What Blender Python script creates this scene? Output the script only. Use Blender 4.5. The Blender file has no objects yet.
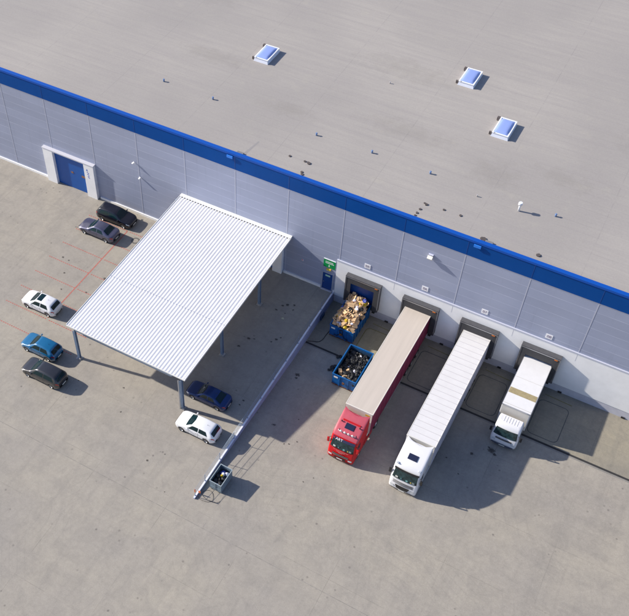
import bpy, bmesh, math, random
from mathutils import Vector, Matrix
import numpy as np
random.seed(7)
R = math.radians
scene = bpy.context.scene
COL = scene.collection

# ------------------------------------------------------------------ camera
cam_d = bpy.data.cameras.new('camera'); cam = bpy.data.objects.new('camera', cam_d); COL.objects.link(cam)
cam.location = (25.01, -60.2, 71.0)
cam.rotation_mode = 'XYZ'; cam.rotation_euler = (R(41.64), R(1.14), R(30.43))
cam_d.sensor_fit = 'HORIZONTAL'; cam_d.sensor_width = 36.0
cam_d.lens = 934.73 / 629.0 * 36.0
cam_d.shift_x = 0.1515; cam_d.shift_y = -0.0157
cam_d.clip_start = 1.0; cam_d.clip_end = 3000.0
scene.camera = cam

# ------------------------------------------------------------------ world, sun, exposure
SUN_EL, SUN_AZ = 29.5, 10.5        # light travels towards +X, slightly +Y
sdir = Vector((-math.cos(R(SUN_EL)) * math.cos(R(SUN_AZ)), -math.cos(R(SUN_EL)) * math.sin(R(SUN_AZ)), math.sin(R(SUN_EL))))
w = bpy.data.worlds.new('World'); scene.world = w; w.use_nodes = True
nt = w.node_tree; nt.nodes.clear()
sky = nt.nodes.new('ShaderNodeTexSky'); sky.sky_type = 'NISHITA'; sky.sun_disc = False
sky.sun_elevation = R(SUN_EL); sky.sun_rotation = math.atan2(sdir.x, sdir.y); sky.altitude = 100
sky.air_density = 1.2; sky.dust_density = 1.0; sky.ozone_density = 1.5
bg = nt.nodes.new('ShaderNodeBackground'); bg.inputs['Strength'].default_value = 0.092
wo = nt.nodes.new('ShaderNodeOutputWorld')
wb = nt.nodes.new('ShaderNodeMix'); wb.data_type = 'RGBA'; wb.blend_type = 'MULTIPLY'; wb.inputs[0].default_value = 1.0; wb.inputs[7].default_value = (0.98, 0.975, 1.13, 1)   # white balance of the sky light
nt.links.new(sky.outputs[0], wb.inputs[6]); nt.links.new(wb.outputs[2], bg.inputs['Color']); nt.links.new(bg.outputs[0], wo.inputs['Surface'])
sl = bpy.data.lights.new('sun', 'SUN'); sl.energy = 4.7; sl.angle = R(0.9); sl.color = (1.0, 0.925, 0.80)
so = bpy.data.objects.new('sun', sl); COL.objects.link(so); so.location = (-60, -20, 60)
so.rotation_euler = sdir.to_track_quat('Z', 'Y').to_euler()
scene.view_settings.view_transform = 'Standard'; scene.view_settings.look = 'None'
scene.view_settings.exposure = 0.5; scene.view_settings.gamma = 1.0
scene.view_settings.use_curve_mapping = False

# ------------------------------------------------------------------ materials
MATS = {}
def mat(name, col, rough=0.6, metal=0.0, var=0.0, vscale=2.0, bump=0.0, bscale=20.0, spec=0.5, coat=0.0, rnd=0.0, stretch=None, tint=None):
    if name in MATS: return MATS[name]
    m = bpy.data.materials.new(name); m.use_nodes = True; n = m.node_tree; L = n.links
    p = n.nodes['Principled BSDF']
    p.inputs['Base Color'].default_value = (*col, 1); p.inputs['Roughness'].default_value = rough
    p.inputs['Metallic'].default_value = metal; p.inputs['Specular IOR Level'].default_value = spec
    p.inputs['Coat Weight'].default_value = coat; p.inputs['Coat Roughness'].default_value = 0.05
    cur = None
    if var > 0 or bump > 0:
        tc = n.nodes.new('ShaderNodeTexCoord'); mp = n.nodes.new('ShaderNodeMapping')
        if stretch: mp.inputs['Scale'].default_value = stretch
        L.new(tc.outputs['Object'], mp.inputs['Vector'])
    if var > 0:
        nz = n.nodes.new('ShaderNodeTexNoise'); nz.inputs['Scale'].default_value = vscale; nz.inputs['Detail'].default_value = 6
        nz.inputs['Roughness'].default_value = 0.62
        L.new(mp.outputs[0], nz.inputs['Vector'])
        mr = n.nodes.new('ShaderNodeMapRange'); mr.inputs[1].default_value = 0.3; mr.inputs[2].default_value = 0.7
        mr.inputs[3].default_value = 1 - var; mr.inputs[4].default_value = 1 + var * 0.6
        L.new(nz.outputs['Fac'], mr.inputs[0])
        mx = n.nodes.new('ShaderNodeMix'); mx.data_type = 'RGBA'; mx.blend_type = 'MULTIPLY'; mx.inputs[0].default_value = 1
        mx.inputs[6].default_value = (*col, 1); L.new(mr.outputs[0], mx.inputs[7]); cur = mx.outputs[2]
    if rnd > 0:
        oi = n.nodes.new('ShaderNodeObjectInfo'); hs = n.nodes.new('ShaderNodeHueSaturation')
        mr2 = n.nodes.new('ShaderNodeMapRange'); mr2.inputs[3].default_value = 1 - rnd; mr2.inputs[4].default_value = 1 + rnd
        L.new(oi.outputs['Random'], mr2.inputs[0]); L.new(mr2.outputs[0], hs.inputs['Value'])
        if cur: L.new(cur, hs.inputs['Color'])
        else: hs.inputs['Color'].default_value = (*col, 1)
        cur = hs.outputs[0]
    if cur: L.new(cur, p.inputs['Base Color'])
    if bump > 0:
        nb = n.nodes.new('ShaderNodeTexNoise'); nb.inputs['Scale'].default_value = bscale; nb.inputs['Detail'].default_value = 4
        L.new(mp.outputs[0], nb.inputs['Vector'])
        b = n.nodes.new('ShaderNodeBump'); b.inputs['Strength'].default_value = bump; b.inputs['Distance'].default_value = 0.03
        L.new(nb.outputs['Fac'], b.inputs['Height']); L.new(b.outputs[0], p.inputs['Normal'])
    MATS[name] = m; return m

def node_mat(name):
    m = bpy.data.materials.new(name); m.use_nodes = True; MATS[name] = m
    n = m.node_tree; return m, n, n.links, n.nodes['Principled BSDF']

def nz(n, L, vec, scale, detail=5, rough=0.6, dist=0.0):
    t = n.nodes.new('ShaderNodeTexNoise'); t.inputs['Scale'].default_value = scale; t.inputs['Detail'].default_value = detail
    t.inputs['Roughness'].default_value = rough; t.inputs['Distortion'].default_value = dist; L.new(vec, t.inputs['Vector']); return t.outputs['Fac']
def mr(n, L, v, a, b, c, d, clamp=True):
    t = n.nodes.new('ShaderNodeMapRange'); t.clamp = clamp
    for i, x in enumerate((a, b, c, d)): t.inputs[i + 1].default_value = x
    L.new(v, t.inputs[0]); return t.outputs[0]
def mth(n, L, op, a, b=None):
    t = n.nodes.new('ShaderNodeMath'); t.operation = op
    for i, x in enumerate((a, b)):
        if x is None: continue
        if isinstance(x, (int, float)): t.inputs[i].default_value = x
        else: L.new(x, t.inputs[i])
    return t.outputs[0]
def mixc(n, L, f, a, b, mode='MIX'):
    t = n.nodes.new('ShaderNodeMix'); t.data_type = 'RGBA'; t.blend_type = mode
    for i, x in ((0, f), (6, a), (7, b)):
        if isinstance(x, (int, float)): t.inputs[i].default_value = x
        elif isinstance(x, tuple): t.inputs[i].default_value = (*x, 1)
        else: L.new(x, t.inputs[i])
    return t.outputs[2]
def vmap(n, L, vec, scale=(1, 1, 1), rot=(0, 0, 0), loc=(0, 0, 0)):
    t = n.nodes.new('ShaderNodeMapping'); t.inputs['Scale'].default_value = scale; t.inputs['Rotation'].default_value = rot
    t.inputs['Location'].default_value = loc; L.new(vec, t.inputs['Vector']); return t.outputs[0]
def pos(n): return n.nodes.new('ShaderNodeNewGeometry').outputs['Position']
def sep(n, L, v):
    t = n.nodes.new('ShaderNodeSeparateXYZ'); L.new(v, t.inputs[0]); return t.outputs

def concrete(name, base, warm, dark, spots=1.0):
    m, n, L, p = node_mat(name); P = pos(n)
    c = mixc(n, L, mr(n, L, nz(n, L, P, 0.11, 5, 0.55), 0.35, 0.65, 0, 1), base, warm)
    c = mixc(n, L, mr(n, L, nz(n, L, P, 0.6, 6, 0.65, 0.6), 0.42, 0.72, 0, 0.45), c, dark)
    # long soft tyre tracks running roughly parallel and across the yard
    tr = nz(n, L, vmap(n, L, P, (1.3, 0.07, 1), (0, 0, R(14))), 1.0, 4, 0.6, 0.3)
    c = mixc(n, L, mr(n, L, tr, 0.5, 0.72, 0, 0.28), c, dark)
    tr2 = nz(n, L, vmap(n, L, P, (0.06, 1.1, 1), (0, 0, R(-9))), 1.0, 4, 0.6, 0.3)
    c = mixc(n, L, mr(n, L, tr2, 0.52, 0.74, 0, 0.22), c, dark)
    # curved tyre marks of turning lorries
    for cx, cy, sc, th in ((16.0, -44.0, 0.42, 0.93), (-12.0, -36.0, 0.36, 0.94), (30.0, -10.0, 0.5, 0.94)):
        wv = n.nodes.new('ShaderNodeTexWave'); wv.wave_type = 'RINGS'; wv.rings_direction = 'Z'; wv.inputs['Scale'].default_value = sc
        wv.inputs['Distortion'].default_value = 1.2; wv.inputs['Detail'].default_value = 2; wv.inputs['Detail Scale'].default_value = 0.4
        L.new(vmap(n, L, P, (1, 1, 0), (0, 0, 0), (-cx, -cy, 0)), wv.inputs['Vector'])
        gt = mr(n, L, nz(n, L, vmap(n, L, P, (1, 1, 1), (0, 0, 0), (cx, 0, 0)), 0.16, 3, 0.6), 0.50, 0.66, 0, 0.17)
        c = mixc(n, L, mth(n, L, 'MULTIPLY', mr(n, L, wv.outputs['Fac'], th - .05, th + .04, 0, 1), gt), c, dark)
    # faint cast joints
    for ax_, pt, of in ((0, 7.4, 3.8), (1, 6.1, 4.9)):
        fr = mth(n, L, 'FRACT', mth(n, L, 'DIVIDE', mth(n, L, 'ADD', sep(n, L, P)[ax_], 740.0 + of), pt))
        ln = mr(n, L, mth(n, L, 'ABSOLUTE', mth(n, L, 'SUBTRACT', fr, 0.5)), 0.0, 0.0055, 1, 0)
        c = mixc(n, L, mth(n, L, 'MULTIPLY', ln, mr(n, L, nz(n, L, P, 0.22, 3), 0.45, 0.6, 0.05, 0.38)), c, (0.13, 0.12, 0.11))
    # fine grain
    g = mr(n, L, nz(n, L, P, 14, 3, 0.7), 0.3, 0.7, 0.9, 1.09)
    c = mixc(n, L, 1.0, c, g, 'MULTIPLY')
    g2 = mr(n, L, nz(n, L, P, 3.2, 4, 0.7), 0.3, 0.7, 0.93, 1.06)
    c = mixc(n, L, 1.0, c, g2, 'MULTIPLY')
    # drips of oil and dirt: small dark dots, gathered in patches
    vo = n.nodes.new('ShaderNodeTexVoronoi'); vo.inputs['Scale'].default_value = 1.15; vo.inputs['Randomness'].default_value = 1
    L.new(vmap(n, L, P, (1, 1, 0)), vo.inputs['Vector'])
    gate = mr(n, L, nz(n, L, P, 0.35, 2, 0.5), 0.50, 0.62, 0, 1)
    dot = mth(n, L, 'MULTIPLY', mr(n, L, vo.outputs['Distance'], 0.06, 0.15, 0.55 * spots, 0), gate)
    c = mixc(n, L, dot, c, (0.09, 0.08, 0.08))
    L.new(c, p.inputs['Base Color']); p.inputs['Roughness'].default_value = 0.86; p.inputs['Specular IOR Level'].default_value = 0.25
    b = n.nodes.new('ShaderNodeBump'); b.inputs['Strength'].default_value = 0.25; b.inputs['Distance'].default_value = 0.02
    L.new(nz(n, L, P, 9, 5, 0.7), b.inputs['Height']); L.new(b.outputs[0], p.inputs['Normal'])
    return m
M_ground = concrete('yard_concrete', (0.33, 0.305, 0.275), (0.38, 0.347, 0.295), (0.235, 0.22, 0.203))
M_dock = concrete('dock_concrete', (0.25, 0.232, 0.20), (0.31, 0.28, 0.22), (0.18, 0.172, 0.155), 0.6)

def roof_material():
    m, n, L, p = node_mat('roof_membrane'); P = pos(n); S = sep(n, L, P)
    c = mixc(n, L, mr(n, L, nz(n, L, P, 0.07, 4, 0.5), 0.35, 0.65, 0, 1), (0.34, 0.318, 0.302), (0.395, 0.368, 0.343))
    st = nz(n, L, vmap(n, L, P, (0.12, 1.7, 1), (0, 0, R(1.0))), 1.0, 5, 0.65, 0.3)
    c = mixc(n, L, mr(n, L, st, 0.38, 0.7, 0, 0.5), c, (0.315, 0.292, 0.288))
    c = mixc(n, L, mr(n, L, nz(n, L, P, 0.5, 5, 0.6), 0.6, 0.8, 0, 0.35), c, (0.43, 0.40, 0.345))
    c = mixc(n, L, 1.0, c, mr(n, L, nz(n, L, P, 7, 4, 0.7), 0.3, 0.7, 0.95, 1.05), 'MULTIPLY')
    # lap joints of the membrane every 1.05 m, broken up
    fr = mth(n, L, 'FRACT', mth(n, L, 'DIVIDE', S[1], 1.05))
    ln = mr(n, L, mth(n, L, 'ABSOLUTE', mth(n, L, 'SUBTRACT', fr, 0.5)), 0.0, 0.03, 1, 0)
    br = mr(n, L, nz(n, L, vmap(n, L, P, (0.25, 1, 1)), 1.0, 3), 0.40, 0.58, 0.06, 0.5)
    c = mixc(n, L, mth(n, L, 'MULTIPLY', ln, br), c, (0.24, 0.225, 0.225))
    # cross joints
    fx = mth(n, L, 'FRACT', mth(n, L, 'DIVIDE', mth(n, L, 'ADD', S[0], 101.9), 10.0))
    lx = mr(n, L, mth(n, L, 'ABSOLUTE', mth(n, L, 'SUBTRACT', fx, 0.5)), 0.0, 0.006, 1, 0)
    c = mixc(n, L, mth(n, L, 'MULTIPLY', lx, br), c, (0.25, 0.235, 0.235))
    L.new(c, p.inputs['Base Color']); p.inputs['Roughness'].default_value = 0.8; p.inputs['Specular IOR Level'].default_value = 0.3
    b = n.nodes.new('ShaderNodeBump'); b.inputs['Strength'].default_value = 0.2; b.inputs['Distance'].default_value = 0.02
    L.new(nz(n, L, P, 5, 4, 0.7), b.inputs['Height']); L.new(b.outputs[0], p.inputs['Normal'])
    return m
M_roof = roof_material()

def panel_material(name, col, line, pitch, off, lw=0.022, rough=0.42):
    m, n, L, p = node_mat(name); P = pos(n); S = sep(n, L, P)
    fr = mth(n, L, 'FRACT', mth(n, L, 'DIVIDE', mth(n, L, 'ADD', S[2], off), pitch))
    ln = mr(n, L, mth(n, L, 'ABSOLUTE', mth(n, L, 'SUBTRACT', fr, 0.5)), lw * 0.5, lw, 1, 0)
    br = mr(n, L, nz(n, L, vmap(n, L, P, (0.5, 1, 2)), 1.0, 3), 0.35, 0.65, 0.25, 0.9)
    v = mr(n, L, nz(n, L, vmap(n, L, P, (0.15, 1, 0.35)), 1.0, 4), 0.3, 0.7, 0.93, 1.05)
    c = mixc(n, L, 1.0, col, v, 'MULTIPLY')
    cb = n.nodes.new('ShaderNodeCombineXYZ'); L.new(mth(n, L, 'FLOOR', mth(n, L, 'DIVIDE', mth(n, L, 'ADD', S[0], -1.81), 5.87)), cb.inputs[0]); L.new(mth(n, L, 'FLOOR', mth(n, L, 'DIVIDE', mth(n, L, 'ADD', S[2], off + pitch * .5), pitch)), cb.inputs[1])
    wn = n.nodes.new('ShaderNodeTexWhiteNoise'); L.new(cb.outputs[0], wn.inputs['Vector'])
    c = mixc(n, L, 1.0, c, mr(n, L, wn.outputs['Value'], 0, 1, 0.955, 1.035), 'MULTIPLY')
    stn = nz(n, L, vmap(n, L, P, (2.2, 1, 0.12)), 1.0, 4, 0.7)
    c = mixc(n, L, 1.0, c, mr(n, L, stn, 0.55, 0.8, 1.0, 0.90), 'MULTIPLY')
    c = mixc(n, L, mth(n, L, 'MULTIPLY', ln, br), c, line)
    L.new(c, p.inputs['Base Color']); p.inputs['Roughness'].default_value = rough; p.inputs['Specular IOR Level'].default_value = 0.12 if 'blue' in name else 0.5
    fm = mth(n, L, 'FRACT', mth(n, L, 'DIVIDE', S[2], 0.125))
    b = n.nodes.new('ShaderNodeBump'); b.inputs['Strength'].default_value = 0.08; b.inputs['Distance'].default_value = 0.01
    L.new(fm, b.inputs['Height']); L.new(b.outputs[0], p.inputs['Normal'])
    return m
M_panel = panel_material('silver_cladding', (0.335, 0.37, 0.495), (0.60, 0.63, 0.76), 1.0, 0.15)
M_blue = panel_material('blue_cladding', (0.002, 0.066, 0.29), (0.002, 0.06, 0.27), 50, 0, 0.0001, 0.55)
M_white = mat('white_panel', (0.91, 0.91, 0.92), 0.5, var=0.06, vscale=0.8)
M_base = mat('pale_concrete_base', (0.55, 0.55, 0.62), 0.75, var=0.1, vscale=1.5)
M_coping = mat('blue_coping', (0.003, 0.08, 0.42), 0.5, spec=0.3)
M_seam = mat('seam_strip', (0.47, 0.49, 0.58), 0.5)
M_seamblue = mat('seam_strip_blue', (0.004, 0.06, 0.27), 0.45)
M_bluedoor = mat('blue_door', (0.006, 0.055, 0.25), 0.4, var=0.06)
M_bluegate = mat('blue_gate', (0.004, 0.09, 0.37), 0.4, var=0.06)
M_black = mat('black_rubber', (0.022, 0.022, 0.024), 0.75, var=0.2, vscale=6)
M_dark = mat('dark_grey_fabric', (0.05, 0.05, 0.055), 0.75, var=0.15, vscale=4)
M_shelter = mat('shelter_cover', (0.085, 0.085, 0.095), 0.6, var=0.15, vscale=3)
M_alu = mat('aluminium', (0.55, 0.56, 0.58), 0.35, 0.7)
M_steel = mat('blue_grey_steel', (0.22, 0.30, 0.43), 0.4, 0.2, var=0.08)
M_steelb = mat('galvanised_rail', (0.34, 0.42, 0.55), 0.35, 0.5)
M_sheet = mat('canopy_sheet', (0.80, 0.80, 0.83), 0.38, 0.0, var=0.05, vscale=0.6)
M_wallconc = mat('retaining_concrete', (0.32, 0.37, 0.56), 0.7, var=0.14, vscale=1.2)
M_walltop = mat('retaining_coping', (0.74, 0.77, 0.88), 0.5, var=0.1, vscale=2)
M_red = mat('parking_red', (0.45, 0.15, 0.125), 0.8, var=0.35, vscale=7)
M_slot = mat('drain_slot', (0.03, 0.03, 0.032), 0.8, var=0.2)
M_groove = mat('floor_groove', (0.105, 0.102, 0.097), 0.9, var=0.3, vscale=3)
M_moss = mat('moss', (0.19, 0.165, 0.05), 0.95, var=0.3, vscale=5)
M_glass = mat('car_glass', (0.004, 0.020, 0.025), 0.10, 0.0, spec=0.4)
M_cabglass = mat('cab_glass', (0.02, 0.045, 0.05), 0.1, spec=0.5, var=0.85, vscale=2.6)  # mottled tint paints reflections and cab clutter into the glass
M_tyre = mat('tyre', (0.02, 0.02, 0.021), 0.8)
M_rim = mat('rim', (0.45, 0.46, 0.48), 0.3, 0.8)
M_trim = mat('black_trim', (0.015, 0.015, 0.017), 0.45)
M_lamp = mat('headlight_lens', (0.72, 0.76, 0.8), 0.1, 0.3, coat=1)
M_tail = mat('tail_light_lens', (0.45, 0.01, 0.015), 0.15, coat=1)
M_plate = mat('number_plate', (0.8, 0.8, 0.76), 0.4)
M_cardb = mat('cardboard', (0.66, 0.45, 0.26), 0.85, var=0.18, vscale=3, rnd=0.28)
M_bag = mat('black_bag', (0.012, 0.013, 0.017), 0.28, bump=0.8, bscale=9, rnd=0.3)
M_ybag = mat('yellow_bag', (0.72, 0.50, 0.02), 0.35, bump=0.5, bscale=9, rnd=0.15)
M_wbag = mat('white_film', (0.72, 0.72, 0.86), 0.3, bump=0.6, bscale=8, rnd=0.15)
M_bbag = mat('blue_film', (0.06, 0.08, 0.36), 0.3, bump=0.6, bscale=8, rnd=0.3)
M_skip = mat('skip_blue', (0.004, 0.105, 0.34), 0.45, var=0.25, vscale=2.2)
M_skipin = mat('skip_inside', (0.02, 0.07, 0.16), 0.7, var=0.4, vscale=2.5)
M_rust = mat('rusty_edge', (0.17, 0.07, 0.03), 0.85, var=0.4, vscale=5)

# ------------------------------------------------------------------ helpers
def tag(o, label=None, cat=None, group=None, kind=None):
    if label: o['label'] = label
    if cat: o['category'] = cat
    if group: o['group'] = group
    if kind: o['kind'] = kind
    return o
def empty(name, loc=(0, 0, 0), rz=0.0, label=None, cat=None, group=None, rot=None):
    o = bpy.data.objects.new(name, None); COL.objects.link(o); o.location = loc
    o.rotation_euler = rot if rot else (0, 0, rz); o.empty_display_size = 0.3
    return tag(o, label, cat, group)
def copy_tree(o, parent=None):
    c = o.copy(); COL.objects.link(c)
    if parent: c.parent = parent
    for ch in list(o.children): copy_tree(ch, c)
    return c
class MB:
    def __init__(s): s.bm = bmesh.new()
    def box(s, x0, x1, y0, y1, z0, z1, M=None, bev=0.0, mi=0):
        vs = [s.bm.verts.new(v) for v in ((x0, y0, z0), (x1, y0, z0), (x1, y1, z0), (x0, y1, z0), (x0, y0, z1), (x1, y0, z1), (x1, y1, z1), (x0, y1, z1))]
        fs = [s.bm.faces.new([vs[i] for i in f]) for f in ((0, 3, 2, 1), (4, 5, 6, 7), (0, 1, 5, 4), (1, 2, 6, 5), (2, 3, 7, 6), (3, 0, 4, 7))]
        for f in fs: f.material_index = mi
        if M is not None: bmesh.ops.transform(s.bm, matrix=M, verts=vs)
        if bev > 0:
            es = list({e for f in fs for e in f.edges})
            bmesh.ops.bevel(s.bm, geom=es, offset=bev, segments=2, affect='EDGES', profile=0.6)
        return s
    def cyl(s, p0, p1, r, n=14, r1=None, cap=True):
        p0, p1 = Vector(p0), Vector(p1); d = p1 - p0; q = d.to_track_quat('Z', 'Y'); r1 = r if r1 is None else r1
        a, b = [], []
        for i in range(n):
            t = 2 * math.pi * i / n; v = Vector((math.cos(t), math.sin(t), 0))
            a.append(s.bm.verts.new(p0 + q @ (v * r))); b.append(s.bm.verts.new(p1 + q @ (v * r1)))
        for i in range(n):
            j = (i + 1) % n; f = s.bm.faces.new((a[i], a[j], b[j], b[i])); f.smooth = True
        if cap: s.bm.faces.new(a[::-1]); s.bm.faces.new(b)
        return s
    def tube(s, pts, r, n=6):
        for a, b in zip(pts[:-1], pts[1:]): s.cyl(a, b, r, n)
        return s
    def lathe_y(s, prof, n=24, c=(0, 0, 0)):      # prof: (radius, y) about an axis along Y
        rings = []
        for r, y in prof:
            rings.append([s.bm.verts.new((c[0] + r * math.cos(2 * math.pi * i / n), c[1] + y, c[2] + r * math.sin(2 * math.pi * i / n))) for i in range(n)])
        for A, B in zip(rings[:-1], rings[1:]):
            for i in range(n):
                j = (i + 1) % n; f = s.bm.faces.new((A[i], A[j], B[j], B[i])); f.smooth = True
        return s
    def grid(s, rows, smooth=True, closed=False):
        vs = [[s.bm.verts.new(p) for p in r] for r in rows]
        for A, B in zip(vs[:-1], vs[1:]):
            k = len(A)
            for i in range(k if closed else k - 1):
                j = (i + 1) % k
                try: f = s.bm.faces.new((A[i], A[j], B[j], B[i])); f.smooth = smooth
                except ValueError: pass
        return vs
    def poly(s, pts, flip=False):
        vs = [s.bm.verts.new(p) for p in pts]; s.bm.faces.new(vs[::-1] if flip else vs); return s
    def prism(s, prof, x0, x1, axis='x'):
        def P(a, b, t): return (t, a, b) if axis == 'x' else ((a, t, b) if axis == 'y' else (a, b, t))
        A = [s.bm.verts.new(P(a, b, x0)) for a, b in prof]; B = [s.bm.verts.new(P(a, b, x1)) for a, b in prof]
        s.bm.faces.new(A[::-1]); s.bm.faces.new(B)
        for i in range(len(A)):
            j = (i + 1) % len(A); s.bm.faces.new((A[i], A[j], B[j], B[i]))
        return s
    def build(s, name, m, parent=None, fix=True, solid=0.0):
        if fix: bmesh.ops.recalc_face_normals(s.bm, faces=s.bm.faces)
        me = bpy.data.meshes.new(name); s.bm.to_mesh(me); s.bm.free()
        for x in (m if isinstance(m, (list, tuple)) else [m]): me.materials.append(x)
        o = bpy.data.objects.new(name, me); COL.objects.link(o)
        if parent: o.parent = parent
        if solid > 0:
            md = o.modifiers.new('thick', 'SOLIDIFY'); md.thickness = solid; md.offset = 0
        return o
def part(name, m, parent, *boxes, bev=0.0):      # every box becomes a part of its own
    first = None
    for bb in boxes:
        o = MB().box(*bb, bev=bev).build(name, m, parent); first = first or o
    return first
def struct(o): o['kind'] = 'structure'; return o
def text(name, body, size, m, parent, M, ext=0.004, align='CENTER'):
    cu = bpy.data.curves.new(name, 'FONT'); cu.body = body; cu.size = size; cu.extrude = ext
    cu.align_x = align; cu.align_y = 'CENTER'
    t = bpy.data.objects.new('tmp', cu); COL.objects.link(t)
    dg = bpy.context.evaluated_depsgraph_get(); me = bpy.data.meshes.new_from_object(t.evaluated_get(dg))
    bpy.data.objects.remove(t); me.name = name; me.materials.clear(); me.materials.append(m); me.transform(M)
    o = bpy.data.objects.new(name, me); COL.objects.link(o); o.parent = parent; return o
WALLROT = Matrix.Rotation(R(90), 4, 'X')          # text upright, facing -Y

# ------------------------------------------------------------------ the ground
XR = 1.50        # the sunken yard starts at the retaining wall
def yard_z(y):
    if y >= -8: return -1.2
    if y <= -27.25: return 0.0
    return -1.2 * (27.25 + y) / 19.25
g = MB()
g.grid([[(-420, 1.0, 0), (XR, 1.0, 0)], [(-420, -27.25, 0), (XR, -27.25, 0)], [(-420, -450, 0), (XR, -450, 0)]], smooth=False)
ys = [1.0, -8] + [-8 - 19.25 * i / 12 for i in range(1, 13)] + [-60, -450]
g.grid([[(XR, y, yard_z(y)), (60, y, yard_z(y)), (450, y, yard_z(y))] for y in ys], smooth=False)
g.grid([[(-420, 460, 0), (450, 460, 0)], [(-420, 91, 0), (450, 91, 0)]], smooth=False)
struct(g.build('ground', M_ground))
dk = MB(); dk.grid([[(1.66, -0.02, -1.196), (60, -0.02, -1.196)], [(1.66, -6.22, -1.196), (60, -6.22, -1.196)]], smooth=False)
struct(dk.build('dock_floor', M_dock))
# drain channel along the docks
dr = MB(); dr.box(1.66, 60, -6.45, -6.24, -1.3, -1.192)
struct(dr.build('drain_channel', M_slot))
dj = MB(); dj.box(1.66, 60, -6.62, -6.46, -1.3, -1.194)
struct(dj.build('drain_kerb', mat('drain_edge', (0.24, 0.23, 0.215), 0.8, var=0.2)))
def round_rect(x0, x1, y0, y1, r, n=5):
    pts = []
    for cx, cy, a0 in ((x1 - r, y1 - r, 0), (x0 + r, y1 - r, 90), (x0 + r, y0 + r, 180), (x1 - r, y0 + r, 270)):
        for i in range(n + 1):
            a = R(a0 + 90 * i / n); pts.append((cx + r * math.cos(a), cy + r * math.sin(a)))
    return pts
for k in range(4):
    x0 = 6.15 + 5.87 * k + (0.0 if k == 0 else 0.0); x1 = x0 + 2.85
    b = MB(); o_ = round_rect(x0, x1, -5.85, -1.6, 0.5); i_ = round_rect(x0 + .07, x1 - .07, -5.78, -1.67, 0.44)
    b.grid([[(x, y, -1.191) for x, y in o_], [(x, y, -1.191) for x, y in i_]], closed=True, smooth=False)
    struct(b.build('slab_joint', M_groove if k else M_moss))
    b = MB(); b.grid([[(x0 + .3, -0.9, -1.190), (x1, -1.02, -1.190)], [(x0 + .3, -0.96, -1.190), (x1, -1.1, -1.190)]], smooth=False)
    struct(b.build('moss_line', M_moss))
b = MB(); q = round_rect(6.24, 8.92, -5.76, -1.69, .42); b.poly([(x, y, -1.192) for x, y in q]); struct(b.build('dock_slab', concrete('olive_concrete', (0.30, 0.275, 0.20), (0.36, 0.325, 0.23), (0.24, 0.21, 0.15), .6)))  # paler olive slab in the first bay
# faint slab joints in the yard
jm = mat('yard_joint', (0.27, 0.252, 0.232), 0.9, var=0.3, vscale=2)
def strip(x0, y0, x1, y1, wd, z, m, name):
    d = Vector((x1 - x0, y1 - y0, 0)); nrm = Vector((-d.y, d.x, 0)).normalized() * wd / 2
    b = MB(); A, B = Vector((x0, y0, 0)), Vector((x1, y1, 0))
    zf = z if callable(z) else (lambda y: z)
    n = max(1, int(d.length / 2)); rows = []
    for i in range(n + 1):
        p = A.lerp(B, i / n); a, c = p + nrm, p - nrm
        rows.append([(a.x, a.y, zf(a.y)), (c.x, c.y, zf(c.y))])
    b.grid(rows, smooth=False); return struct(b.build(name, m))
zy = lambda y: yard_z(y) + 0.005
strip(-30, -29.32, 60, -29.32, 0.05, 0.004, jm, 'slab_joint')
strip(3.6, -22.0, 3.6, -29.2, 0.03, zy, jm, 'slab_joint')
# red parking bays
strip(-21.83, -2.95, -21.83, -17.2, 0.13, 0.004, M_red, 'parking_line')
for k in range(8):
    y = -2.95 - 2.408 * k; b = MB(); x = -27.0
    while x < -16.9:
        if not -21.93 < x < -21.6: b.grid([[(x, y - .06, .004), (x, y + .06, .004)], [(x + .16, y - .06, .004), (x + .16, y + .06, .004)]], smooth=False)
        x += 0.26
    struct(b.build('parking_line', M_red))
# inspection cover in the parking area
b = MB(); b.lathe_y([(0.30, 0), (0.48, 0)], 28); o = b.build('manhole_ring', mat('manhole_ring', (0.13, 0.125, 0.12), 0.9), None, fix=False)
o.data.transform(Matrix.Rotation(R(90), 4, 'X')); o.location = (-20.24, -3.77, 0.006); struct(o)
# oil stains
def stain_material():
    m, n, L, p = node_mat('oil_stain'); tc = n.nodes.new('ShaderNodeTexCoord').outputs['Object']; P = pos(n)
    ln = n.nodes.new('ShaderNodeVectorMath'); ln.operation = 'LENGTH'; L.new(tc, ln.inputs[0])
    q = mth(n, L, 'ADD', ln.outputs['Value'], mr(n, L, nz(n, L, P, 7.0, 5, 0.7), 0.25, 0.75, -0.55, 0.55))
    p.inputs['Base Color'].default_value = (0.09, 0.078, 0.07, 1); p.inputs['Roughness'].default_value = 0.7
    L.new(mr(n, L, q, 0.35, 0.85, 0.85, 0.0), p.inputs['Alpha']); return m
stm = stain_material()
def stain(x, y, r, z=None):
    b = MB(); n = 16
    b.poly([(1.3 * math.cos(2 * math.pi * i / n), 1.3 * math.sin(2 * math.pi * i / n), 0) for i in range(n)])
    o = struct(b.build('oil_stain', stm)); o.location = (x, y, (yard_z(y) if x > XR else 0) + 0.012); o.scale = (r * 1.5, r * 1.2, 1); o.rotation_euler = (math.atan(1.2 / 19.25) * -1 if x > XR and -27.25 < y < -8 else 0, 0, 0)
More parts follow.
